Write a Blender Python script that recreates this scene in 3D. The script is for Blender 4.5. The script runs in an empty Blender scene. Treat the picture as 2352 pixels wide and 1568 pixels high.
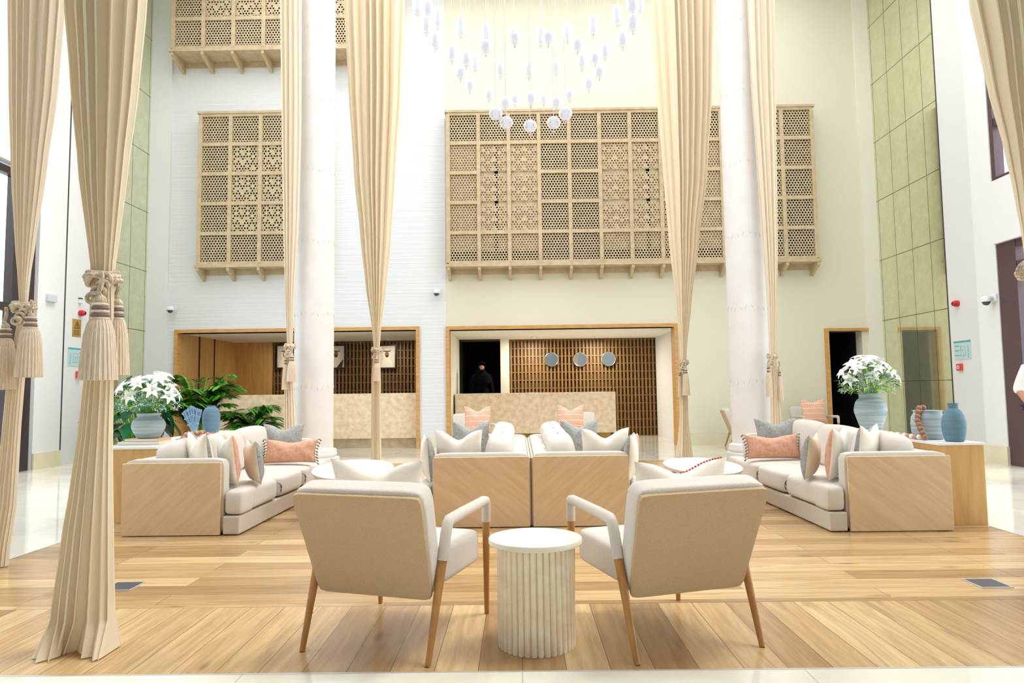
import bpy, bmesh, math, random
from mathutils import Vector, Matrix, Euler
random.seed(7)
PI = math.pi
scene = bpy.context.scene
COL = scene.collection

# ------------------------------------------------------------------ camera
FPX = 1568.0; IW, IH = 2352, 1568; CAMZ = 1.2
_p, _y, _r = map(math.radians, (4.08, 0.5, 0.75))
FW = Vector((-math.sin(_y)*math.cos(_p), math.cos(_y)*math.cos(_p), math.sin(_p)))
_rt = FW.cross(Vector((0, 0, 1))).normalized(); _up = _rt.cross(FW)
RT = math.cos(_r)*_rt - math.sin(_r)*_up
UP = math.sin(_r)*_rt + math.cos(_r)*_up
CC = Vector((0, 0, CAMZ))
cd = bpy.data.cameras.new('camera'); cam = bpy.data.objects.new('camera', cd); COL.objects.link(cam)
cd.sensor_width = 36; cd.lens = 36*FPX/IW; cd.clip_end = 300; cd.clip_start = .05
cam.matrix_world = Matrix(((RT.x, UP.x, -FW.x, 0), (RT.y, UP.y, -FW.y, 0), (RT.z, UP.z, -FW.z, CAMZ), (0, 0, 0, 1)))
scene.camera = cam
def ray(x, y): return FW + RT*((x-IW/2)/FPX) - UP*((y-IH/2)/FPX)
def at(x, y, Y):
    d = ray(x, y); return CC + d*(Y/d.y)
def atx(x, y, X):
    d = ray(x, y); return CC + d*(X/d.x)
def atz(x, y, z=0):
    d = ray(x, y); return CC + d*((z-CAMZ)/d.z)

# ------------------------------------------------------------------ materials
def srgb(r, g, b):
    f = lambda c: (c/255/12.92) if c <= 10 else ((c/255+.055)/1.055)**2.4
    return (f(r), f(g), f(b), 1)
def newmat(name):
    m = bpy.data.materials.new(name); m.use_nodes = True
    nt = m.node_tree; b = nt.nodes['Principled BSDF']; return m, nt, b
def N(nt, t, **k):
    n = nt.nodes.new(t)
    for a, v in k.items():
        if a in n.inputs: n.inputs[a].default_value = v
        else: setattr(n, a, v)
    return n
def L(nt, a, b): nt.links.new(a, b)
def mat(name, c, rough=.6, noise=0, nscale=8, bump=0, bscale=60, metallic=0, sheen=0, coat=0, c2=None, stretch=None, spec=None, detail=4, rot=(0, 0, 0)):
    m, nt, b = newmat(name)
    c = srgb(*c)
    b.inputs['Base Color'].default_value = c; b.inputs['Roughness'].default_value = rough; b.inputs['Metallic'].default_value = metallic
    if sheen: b.inputs['Sheen Weight'].default_value = sheen
    if coat: b.inputs['Coat Weight'].default_value = coat; b.inputs['Coat Roughness'].default_value = .1
    if spec is not None: b.inputs['Specular IOR Level'].default_value = spec
    tc = N(nt, 'ShaderNodeTexCoord'); src = tc.outputs['Object']
    if stretch:
        mp = N(nt, 'ShaderNodeMapping'); mp.inputs['Scale'].default_value = stretch; mp.inputs['Rotation'].default_value = rot; mp.vector_type = 'TEXTURE' if any(rot) else 'POINT'; L(nt, src, mp.inputs['Vector']); src = mp.outputs['Vector']
    if noise or c2:
        n = N(nt, 'ShaderNodeTexNoise', Scale=nscale, Detail=detail); L(nt, src, n.inputs['Vector'])
        r = N(nt, 'ShaderNodeValToRGB'); r.color_ramp.elements[0].position = .35; r.color_ramp.elements[1].position = .68
        cc2 = srgb(*c2) if c2 else tuple([max(0, v*(1-noise)) for v in c[:3]]+[1])
        r.color_ramp.elements[0].color = cc2; r.color_ramp.elements[1].color = c
        L(nt, n.outputs['Fac'], r.inputs['Fac']); L(nt, r.outputs['Color'], b.inputs['Base Color'])
    if bump:
        n2 = N(nt, 'ShaderNodeTexNoise', Scale=bscale, Detail=3); L(nt, src, n2.inputs['Vector'])
        bp = N(nt, 'ShaderNodeBump', Strength=bump, Distance=.01); L(nt, n2.outputs['Fac'], bp.inputs['Height']); L(nt, bp.outputs['Normal'], b.inputs['Normal'])
    return m

def plank_mat(name, rot, row=.19, blen=2.1):
    m, nt, b = newmat(name)
    tc = N(nt, 'ShaderNodeTexCoord'); mp = N(nt, 'ShaderNodeMapping'); mp.inputs['Rotation'].default_value = (0, 0, rot)
    L(nt, tc.outputs['Object'], mp.inputs['Vector'])
    br = N(nt, 'ShaderNodeTexBrick'); br.offset = .37; br.inputs['Scale'].default_value = 1
    br.inputs['Color1'].default_value = (0, 0, 0, 1); br.inputs['Color2'].default_value = (1, 1, 1, 1); br.inputs['Mortar'].default_value = (.5, .5, .5, 1)
    br.inputs['Mortar Size'].default_value = .0016; br.inputs['Mortar Smooth'].default_value = .1
    br.inputs['Brick Width'].default_value = blen; br.inputs['Row Height'].default_value = row
    L(nt, mp.outputs['Vector'], br.inputs['Vector'])
    ramp = N(nt, 'ShaderNodeValToRGB'); e = ramp.color_ramp.elements
    e[0].color = srgb(158, 126, 84); e[0].position = 0; e[1].color = srgb(216, 188, 140); e[1].position = 1
    k = ramp.color_ramp.elements.new(.45); k.color = srgb(190, 157, 110)
    L(nt, br.outputs['Color'], ramp.inputs['Fac'])
    mp2 = N(nt, 'ShaderNodeMapping'); mp2.inputs['Scale'].default_value = (1.2, 14, 1); L(nt, mp.outputs['Vector'], mp2.inputs['Vector'])
    # offset grain per board
    ad = N(nt, 'ShaderNodeVectorMath', operation='MULTIPLY_ADD'); ad.inputs[1].default_value = (37, 37, 37)
    L(nt, br.outputs['Color'], ad.inputs[0]); L(nt, mp2.outputs['Vector'], ad.inputs[2])
    g = N(nt, 'ShaderNodeTexNoise', Scale=1.6, Detail=7, Distortion=.8, Roughness=.62); L(nt, ad.outputs[0], g.inputs['Vector'])
    gr = N(nt, 'ShaderNodeValToRGB'); gr.color_ramp.elements[0].position = .3; gr.color_ramp.elements[0].color = (.62, .56, .5, 1)
    gr.color_ramp.elements[1].position = .62; gr.color_ramp.elements[1].color = (1.06, 1.04, 1.02, 1); L(nt, g.outputs['Fac'], gr.inputs['Fac'])
    mx = N(nt, 'ShaderNodeMix', data_type='RGBA', blend_type='MULTIPLY'); mx.inputs[0].default_value = .8
    L(nt, ramp.outputs['Color'], mx.inputs[6]); L(nt, gr.outputs['Color'], mx.inputs[7])
    # knots
    mp3 = N(nt, 'ShaderNodeMapping'); mp3.inputs['Scale'].default_value = (1.5, 5, 1); L(nt, mp.outputs['Vector'], mp3.inputs['Vector'])
    vo = N(nt, 'ShaderNodeTexVoronoi', Scale=1.0); L(nt, mp3.outputs['Vector'], vo.inputs['Vector'])
    kr = N(nt, 'ShaderNodeValToRGB'); kr.color_ramp.elements[0].color = (.35, .26, .18, 1); kr.color_ramp.elements[0].position = .03
    kr.color_ramp.elements[1].color = (1, 1, 1, 1); kr.color_ramp.elements[1].position = .14; L(nt, vo.outputs['Distance'], kr.inputs['Fac'])
    mk = N(nt, 'ShaderNodeMix', data_type='RGBA', blend_type='MULTIPLY'); mk.inputs[0].default_value = .7
    L(nt, mx.outputs[2], mk.inputs[6]); L(nt, kr.outputs['Color'], mk.inputs[7])
    mo = N(nt, 'ShaderNodeMix', data_type='RGBA'); mo.inputs[7].default_value = srgb(96, 70, 48); L(nt, br.outputs['Fac'], mo.inputs[0]); L(nt, mk.outputs[2], mo.inputs[6])
    L(nt, mo.outputs[2], b.inputs['Base Color'])
    b.inputs['Roughness'].default_value = .24; b.inputs['Specular IOR Level'].default_value = .5
    bp = N(nt, 'ShaderNodeBump', Strength=.15, Distance=.004); L(nt, g.outputs['Fac'], bp.inputs['Height']); L(nt, bp.outputs['Normal'], b.inputs['Normal'])
    return m

def tile_floor_mat():
    m, nt, b = newmat('marble_floor')
    tc = N(nt, 'ShaderNodeTexCoord')
    br = N(nt, 'ShaderNodeTexBrick'); br.offset = 0; br.inputs['Scale'].default_value = 1
    br.inputs['Color1'].default_value = srgb(238, 234, 216); br.inputs['Color2'].default_value = srgb(232, 229, 214); br.inputs['Mortar'].default_value = srgb(196, 192, 176)
    br.inputs['Mortar Size'].default_value = .003; br.inputs['Brick Width'].default_value = 1.2; br.inputs['Row Height'].default_value = 1.2
    L(nt, tc.outputs['Object'], br.inputs['Vector'])
    n = N(nt, 'ShaderNodeTexNoise', Scale=1.3, Detail=6, Distortion=1.5); L(nt, tc.outputs['Object'], n.inputs['Vector'])
    r = N(nt, 'ShaderNodeValToRGB'); r.color_ramp.elements[0].position = .35; r.color_ramp.elements[0].color = (.9, .9, .88, 1); r.color_ramp.elements[1].position = .6; r.color_ramp.elements[1].color = (1, 1, 1, 1)
    L(nt, n.outputs['Fac'], r.inputs['Fac'])
    mx = N(nt, 'ShaderNodeMix', data_type='RGBA', blend_type='MULTIPLY'); mx.inputs[0].default_value = 1
    L(nt, br.outputs['Color'], mx.inputs[6]); L(nt, r.outputs['Color'], mx.inputs[7]); L(nt, mx.outputs[2], b.inputs['Base Color'])
    b.inputs['Roughness'].default_value = .07; b.inputs['Specular IOR Level'].default_value = .75
    return m

def line_wall_mat():
    m, nt, b = newmat('combed_white_plaster')
    b.inputs['Base Color'].default_value = srgb(231, 234, 236); b.inputs['Roughness'].default_value = .75
    tc = N(nt, 'ShaderNodeTexCoord'); mp = N(nt, 'ShaderNodeMapping'); mp.inputs['Scale'].default_value = (.5, 1, 24); L(nt, tc.outputs['Object'], mp.inputs['Vector'])
    n = N(nt, 'ShaderNodeTexNoise', Scale=1.0, Detail=5, Distortion=.3); L(nt, mp.outputs['Vector'], n.inputs['Vector'])
    bp = N(nt, 'ShaderNodeBump', Strength=.6, Distance=.02); L(nt, n.outputs['Fac'], bp.inputs['Height']); L(nt, bp.outputs['Normal'], b.inputs['Normal'])
    return m

def mirror_mat():
    m, nt, b = newmat('antique_green_mirror')
    tc = N(nt, 'ShaderNodeTexCoord'); sp = N(nt, 'ShaderNodeSeparateXYZ'); cb = N(nt, 'ShaderNodeCombineXYZ')
    L(nt, tc.outputs['Object'], sp.inputs[0]); L(nt, sp.outputs['Y'], cb.inputs['X']); L(nt, sp.outputs['Z'], cb.inputs['Y'])
    br = N(nt, 'ShaderNodeTexBrick'); br.offset = 0; br.inputs['Scale'].default_value = 1
    br.inputs['Brick Width'].default_value = .575; br.inputs['Row Height'].default_value = 1.28; br.inputs['Mortar Size'].default_value = .007; br.inputs['Mortar Smooth'].default_value = 0
    L(nt, cb.outputs[0], br.inputs['Vector'])
    n = N(nt, 'ShaderNodeTexNoise', Scale=6, Detail=8, Roughness=.7); L(nt, tc.outputs['Object'], n.inputs['Vector'])
    r = N(nt, 'ShaderNodeValToRGB'); r.color_ramp.elements[0].position = .35; r.color_ramp.elements[0].color = srgb(214, 216, 182); r.color_ramp.elements[1].position = .7; r.color_ramp.elements[1].color = srgb(234, 236, 208)
    L(nt, n.outputs['Fac'], r.inputs['Fac'])
    mx = N(nt, 'ShaderNodeMix', data_type='RGBA'); mx.inputs[7].default_value = srgb(96, 98, 70); L(nt, br.outputs['Fac'], mx.inputs[0]); L(nt, r.outputs['Color'], mx.inputs[6])
    L(nt, mx.outputs[2], b.inputs['Base Color']); b.inputs['Roughness'].default_value = .06
    me = N(nt, 'ShaderNodeMath', operation='MULTIPLY_ADD'); me.inputs[1].default_value = -.5; me.inputs[2].default_value = .78; L(nt, br.outputs['Fac'], me.inputs[0]); L(nt, me.outputs[0], b.inputs['Metallic'])
    return m

def glass_mat(name, tint=(1, 1, 1), gl=.1, rough=.0):
    m = bpy.data.materials.new(name); m.use_nodes = True; nt = m.node_tree; nt.nodes.clear()
    o = N(nt, 'ShaderNodeOutputMaterial'); t = N(nt, 'ShaderNodeBsdfTransparent'); t.inputs[0].default_value = (*tint, 1)
    g = N(nt, 'ShaderNodeBsdfGlossy'); g.inputs['Roughness'].default_value = rough
    mx = N(nt, 'ShaderNodeMixShader'); lw = N(nt, 'ShaderNodeLayerWeight'); lw.inputs[0].default_value = .5
    pw = N(nt, 'ShaderNodeMath', operation='POWER'); pw.inputs[1].default_value = 4; L(nt, lw.outputs['Facing'], pw.inputs[0])
    fr = N(nt, 'ShaderNodeMath', operation='MULTIPLY_ADD'); fr.inputs[1].default_value = .5; fr.inputs[2].default_value = .03; L(nt, pw.outputs[0], fr.inputs[0])
    L(nt, fr.outputs[0], mx.inputs[0]); L(nt, t.outputs[0], mx.inputs[1]); L(nt, g.outputs[0], mx.inputs[2]); L(nt, mx.outputs[0], o.inputs[0])
    return m

def pendant_glass():
    m = bpy.data.materials.new('rippled_clear_glass'); m.use_nodes = True; nt = m.node_tree; nt.nodes.clear()
    o = N(nt, 'ShaderNodeOutputMaterial'); t = N(nt, 'ShaderNodeBsdfTransparent'); t.inputs[0].default_value = (.97, .98, 1, 1)
    p = N(nt, 'ShaderNodeBsdfPrincipled'); p.inputs['Base Color'].default_value = (.97, .975, 1, 1); p.inputs['Roughness'].default_value = .12
    lw = N(nt, 'ShaderNodeLayerWeight'); lw.inputs[0].default_value = .45
    r = N(nt, 'ShaderNodeMath', operation='MULTIPLY_ADD'); r.inputs[1].default_value = .62; r.inputs[2].default_value = .24; L(nt, lw.outputs['Facing'], r.inputs[0])
    mx = N(nt, 'ShaderNodeMixShader'); L(nt, r.outputs[0], mx.inputs[0]); L(nt, t.outputs[0], mx.inputs[1]); L(nt, p.outputs[0], mx.inputs[2]); L(nt, mx.outputs[0], o.inputs[0])
    return m

def curtain_mat(name, c, trans=.3):
    m = bpy.data.materials.new(name); m.use_nodes = True; nt = m.node_tree; b = nt.nodes['Principled BSDF']; o = nt.nodes['Material Output']
    b.inputs['Base Color'].default_value = srgb(*c); b.inputs['Roughness'].default_value = .42; b.inputs['Sheen Weight'].default_value = .3
    tr = N(nt, 'ShaderNodeBsdfTranslucent'); tr.inputs[0].default_value = srgb(250, 226, 176)
    mx = N(nt, 'ShaderNodeMixShader'); mx.inputs[0].default_value = trans
    L(nt, b.outputs[0], mx.inputs[1]); L(nt, tr.outputs[0], mx.inputs[2]); L(nt, mx.outputs[0], o.inputs[0])
    tc = N(nt, 'ShaderNodeTexCoord'); n = N(nt, 'ShaderNodeTexNoise', Scale=220, Detail=2); L(nt, tc.outputs['Object'], n.inputs['Vector'])
    bp = N(nt, 'ShaderNodeBump', Strength=.03, Distance=.002); L(nt, n.outputs['Fac'], bp.inputs['Height']); L(nt, bp.outputs['Normal'], b.inputs['Normal'])
    return m

def emis(name, c, s):
    m = bpy.data.materials.new(name); m.use_nodes = True; nt = m.node_tree; nt.nodes.clear()
    o = N(nt, 'ShaderNodeOutputMaterial'); e = N(nt, 'ShaderNodeEmission'); e.inputs[0].default_value = srgb(*c); e.inputs[1].default_value = s; L(nt, e.outputs[0], o.inputs[0]); return m

def pattern_mat(name, kind):
    m, nt, b = newmat(name); b.inputs['Roughness'].default_value = .85
    tc = N(nt, 'ShaderNodeTexCoord'); sp = N(nt, 'ShaderNodeSeparateXYZ'); L(nt, tc.outputs['Object'], sp.inputs[0])
    if kind == 'zig':      # coral chevrons on cream
        cb = N(nt, 'ShaderNodeCombineXYZ')
        ax = N(nt, 'ShaderNodeMath', operation='PINGPONG'); ax.inputs[1].default_value = .022; L(nt, sp.outputs['X'], ax.inputs[0])
        s = N(nt, 'ShaderNodeMath', operation='MULTIPLY_ADD'); s.inputs[1].default_value = 1.6; L(nt, ax.outputs[0], s.inputs[0]); L(nt, sp.outputs['Z'], s.inputs[2])
        w = N(nt, 'ShaderNodeMath', operation='PINGPONG'); w.inputs[1].default_value = .017; L(nt, s.outputs[0], w.inputs[0])
        g = N(nt, 'ShaderNodeMath', operation='GREATER_THAN'); g.inputs[1].default_value = .0075; L(nt, w.outputs[0], g.inputs[0])
        h = N(nt, 'ShaderNodeMath', operation='PINGPONG'); h.inputs[1].default_value = .05; L(nt, sp.outputs['Z'], h.inputs[0])
        h2 = N(nt, 'ShaderNodeMath', operation='GREATER_THAN'); h2.inputs[1].default_value = .006; L(nt, h.outputs[0], h2.inputs[0])
        q = N(nt, 'ShaderNodeMath', operation='MULTIPLY'); L(nt, g.outputs[0], q.inputs[0]); L(nt, h2.outputs[0], q.inputs[1])
        mx = N(nt, 'ShaderNodeMix', data_type='RGBA'); mx.inputs[6].default_value = srgb(246, 226, 204); mx.inputs[7].default_value = srgb(226, 138, 102)
        L(nt, q.outputs[0], mx.inputs[0]); L(nt, mx.outputs[2], b.inputs['Base Color'])
    else:
        n = N(nt, 'ShaderNodeTexNoise', Scale=13 if kind == 'floral' else 9, Detail=8, Distortion=2.0, Roughness=.7); L(nt, tc.outputs['Object'], n.inputs['Vector'])
        v = N(nt, 'ShaderNodeTexVoronoi', Scale=34); v.feature = 'DISTANCE_TO_EDGE'; L(nt, tc.outputs['Object'], v.inputs['Vector'])
        r = N(nt, 'ShaderNodeValToRGB'); cr = r.color_ramp; cr.interpolation = 'LINEAR'
        cols = [(.3, (84, 92, 112)), (.4, (140, 146, 150)), (.5, (168, 170, 164)), (.6, (150, 148, 136)), (.7, (134, 104, 100))]
        cr.elements[0].position = cols[0][0]; cr.elements[0].color = srgb(*cols[0][1]); cr.elements[1].position = cols[-1][0]; cr.elements[1].color = srgb(*cols[-1][1])
        for p, c in cols[1:-1]: cr.elements.new(p).color = srgb(*c)
        L(nt, n.outputs['Fac'], r.inputs['Fac'])
        vr = N(nt, 'ShaderNodeValToRGB'); vr.color_ramp.elements[0].color = (.45, .42, .42, 1); vr.color_ramp.elements[0].position = .02; vr.color_ramp.elements[1].position = .07
        L(nt, v.outputs['Distance'], vr.inputs['Fac'])
        mx = N(nt, 'ShaderNodeMix', data_type='RGBA', blend_type='MULTIPLY'); mx.inputs[0].default_value = .28; L(nt, r.outputs['Color'], mx.inputs[6]); L(nt, vr.outputs['Color'], mx.inputs[7])
        L(nt, mx.outputs[2], b.inputs['Base Color'])
    return m

def brushed_vase(name, c1, c2):
    return mat(name, c1, .6, c2=c2, nscale=2.2, stretch=(1, 1, 16), bump=.6, bscale=5)

M = {}
M['plaster'] = mat('smooth_cream_plaster', (236, 235, 222), .8, bump=.05, bscale=30)
M['cream'] = mat('warm_cream_plaster', (230, 227, 206), .8, bump=.05, bscale=30)
M['combed'] = line_wall_mat()
M['white'] = mat('white_paint', (234, 236, 237), .6)
M['greige'] = mat('grey_plaster_light_block', (204, 204, 206), .8)  # grey of the unseen near walls, set to limit bounced light
M['ceil'] = mat('ceiling_white', (240, 240, 236), .85)
M['baseb'] = mat('travertine_baseboard', (236, 228, 198), .35, noise=.08, nscale=5)
M['plankX'] = plank_mat('oak_planks_lengthwise', 0)
M['plankY'] = plank_mat('oak_planks_crosswise', PI/2)
M['marble'] = tile_floor_mat()
M['trimmetal'] = mat('brushed_steel_strip', (226, 226, 226), .3, metallic=.7)
M['oak'] = mat('honey_oak_veneer', (216, 174, 108), .42, c2=(200, 154, 90), nscale=3, stretch=(6, 6, .6), bump=.04)
M['oakleg'] = mat('oak_leg_wood', (190, 138, 74), .38, c2=(168, 116, 56), nscale=4, stretch=(10, 10, 1))
M['veneer'] = mat('sand_veneer_diagonal_grain', (228, 200, 160), .5, c2=(216, 185, 143), nscale=3.2, detail=8, stretch=(1, 1, .12), rot=(0, -PI/4.6, 0))
M['frameoak'] = mat('opening_oak_frame', (216, 170, 104), .45, c2=(200, 150, 86), nscale=3, stretch=(2, 2, 8))
M['latt'] = mat('bleached_lattice_wood', (208, 190, 156), .7, c2=(192, 172, 138), nscale=9)
M['lattpale'] = mat('pale_shutter_wood', (232, 218, 186), .7, c2=(218, 202, 168), nscale=5)
M['dark'] = mat('painted_void_shade', (24, 20, 16), .9)  # shade of the void behind the lattice, put into the colour
M['black'] = mat('painted_room_darkness', (12, 10, 9), .8)  # darkness of the unlit rooms, put into the wall colour
M['slat'] = mat('walnut_slats', (146, 112, 64), .55, c2=(120, 90, 48), nscale=5, stretch=(8, 1, 1))
M['slatback'] = mat('slat_wall_backing', (70, 50, 26), .7)
M['stone'] = mat('beige_fossil_limestone', (250, 230, 198), .35, c2=(226, 202, 164), nscale=9, detail=9)
M['columnw'] = mat('column_white_stone', (234, 232, 229), .55, noise=.05, nscale=4, bump=.03)
M['fabric'] = mat('ivory_boucle_fabric', (226, 217, 204), .95, noise=.06, nscale=160, bump=.5, bscale=260, sheen=.2)
M['fabtan'] = mat('tan_boucle_back', (208, 178, 136), .95, noise=.12, nscale=160, bump=.6, bscale=240, sheen=.1)
M['fabwarm'] = mat('oatmeal_fabric', (214, 202, 186), .95, noise=.06, nscale=120, bump=.4, bscale=260)
M['stroke'] = mat('charcoal_brush_marks', (92, 86, 86), .95)
M['wrap'] = mat('stone_grey_leather_wrap', (206, 196, 184), .5, bump=.1, bscale=90)
M['curtain'] = curtain_mat('cream_satin_drape', (246, 232, 202), .2)
M['curtainw'] = curtain_mat('ivory_satin_drape', (246, 234, 212), .22)
M['rope'] = mat('twisted_beige_rope', (224, 208, 182), .85, bump=.9, bscale=60, c2=(170, 150, 124), nscale=40)
M['skirt'] = mat('beige_tassel_thread', (232, 216, 192), .8, c2=(214, 194, 168), nscale=30, stretch=(6, 6, .3), bump=.5, bscale=40)
M['taupe'] = mat('taupe_tassel_band', (128, 108, 100), .8)
M['travertine'] = mat('ivory_travertine', (250, 237, 210), .5, c2=(238, 218, 184), nscale=9, detail=9, stretch=(1, 1, 1.6), bump=.12, bscale=40)
M['travtop'] = mat('ivory_travertine_top', (244, 240, 224), .35, c2=(232, 224, 200), nscale=7, detail=9)
M['tabtop'] = mat('white_stone_table_top', (240, 238, 232), .25, noise=.05, nscale=5)
M['consoletop'] = mat('white_console_top', (236, 236, 232), .3)
M['linen'] = mat('white_linen', (248, 240, 224), .9, bump=.15, bscale=200, noise=.03, nscale=20)
M['linenw'] = mat('warm_linen', (224, 210, 186), .9, bump=.15, bscale=200, noise=.04, nscale=20)
M['pink'] = mat('peach_pink_linen', (226, 176, 148), .9, bump=.3, bscale=120, c2=(212, 156, 128), nscale=30)
M['floral'] = pattern_mat('faded_floral_weave', 'floral')
M['tapestry'] = pattern_mat('blue_grey_tapestry', 'tap')
M['zig'] = pattern_mat('coral_chevron_weave', 'zig')
M['fringe'] = mat('taupe_fringe_thread', (132, 112, 92), .9)
M['vase1'] = brushed_vase('glazed_blue_grey_ridges', (192, 202, 200), (136, 158, 166))
M['vase2'] = mat('matt_steel_blue_ceramic', (106, 138, 154), .7, c2=(90, 124, 142), nscale=3, bump=.25, bscale=30, stretch=(1, 1, 8))
M['coral'] = mat('matt_blue_coral', (128, 160, 186), .8)
M['bead'] = mat('brown_wooden_bead', (168, 118, 88), .5, noise=.25, nscale=20)
M['beadp'] = mat('pale_pink_wooden_bead', (206, 160, 138), .5, noise=.2, nscale=20)
M['petal'] = mat('white_lily_petal', (250, 250, 244), .6)
M['leaf'] = mat('green_leaf', (104, 176, 52), .4, c2=(64, 138, 40), nscale=6)
M['leafl'] = mat('lime_green_leaf', (150, 190, 50), .5, c2=(104, 160, 40), nscale=9)
M['leafd'] = mat('deep_green_glossy_leaf', (30, 106, 62), .3, c2=(18, 76, 46), nscale=4)
M['euca'] = mat('silver_eucalyptus_leaf', (150, 186, 170), .6, c2=(112, 158, 138), nscale=9)
M['breath'] = mat('gypsophila_blossom', (236, 236, 238), .8)
M['pot'] = mat('white_planter', (228, 228, 224), .5)
M['soil'] = mat('potting_soil', (60, 44, 32), .95, bump=.8)
M['book1'] = mat('cream_book_cover', (238, 226, 196), .6); M['book2'] = mat('salmon_book_cover', (226, 186, 150), .6); M['pages'] = mat('book_pages', (240, 236, 224), .9)
M['red'] = mat('fire_red_plastic', (206, 34, 44), .4); M['teal'] = mat('teal_print', (70, 178, 178), .6); M['paleblue'] = mat('pale_blue_paper', (196, 220, 226), .6)
M['brass'] = mat('brass_plate', (184, 150, 84), .45); M['brassd'] = mat('dark_brass_print', (112, 84, 36), .5)
M['redl'] = mat('coral_red_box', (226, 76, 66), .5)
M['dgrey'] = mat('dark_grey_plastic', (70, 72, 80), .35); M['lgrey'] = mat('light_grey_plastic', (204, 214, 222), .5)
M['frame'] = mat('dark_bronze_frame', (58, 46, 46), .4); M['frameR'] = mat('plum_bronze_frame', (84, 62, 70), .4)
M['glass'] = glass_mat('clear_window_glass', (.96, .98, 1))
M['pend'] = pendant_glass(); M['core'] = emis('lit_frosted_core', (232, 236, 250), .75)
M['cable'] = mat('fine_clear_cable', (236, 232, 214), .4); M['chrome'] = mat('polished_chrome', (220, 220, 224), .12, metallic=1)
M['mirror'] = mirror_mat()
M['rmirror'] = mat('round_mirror_glass', (196, 208, 214), .03, metallic=1)
M['blackp'] = mat('black_satin', (16, 16, 18), .4)
M['paper'] = mat('portrait_paper', (214, 204, 188), .7); M['robe'] = mat('portrait_white_robe', (234, 226, 212), .8); M['skinp'] = mat('portrait_face_tone', (150, 112, 84), .8); M['cloakp'] = mat('portrait_dark_cloak', (64, 52, 42), .8)
M['skin'] = mat('person_skin', (190, 136, 108), .55); M['abaya'] = mat('black_abaya_cloth', (8, 8, 11), .95, spec=.1)
M['shirt'] = mat('white_shirt_cloth', (236, 236, 238), .85); M['stitch'] = mat('red_thread', (196, 92, 84), .9); M['navy'] = mat('navy_trouser_cloth', (34, 38, 82), .85); M['hair'] = mat('dark_hair', (30, 24, 20), .7)
M['pave'] = mat('sunlit_pale_paving', (226, 224, 216), .8, noise=.05, nscale=1)
M['facade'] = mat('pale_facade_render', (150, 178, 198), .8); M['bglass'] = mat('blue_facade_glass', (84, 124, 152), .15, spec=.8)
M['chamf'] = mat('charcoal_line', (64, 64, 74), .5)

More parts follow.
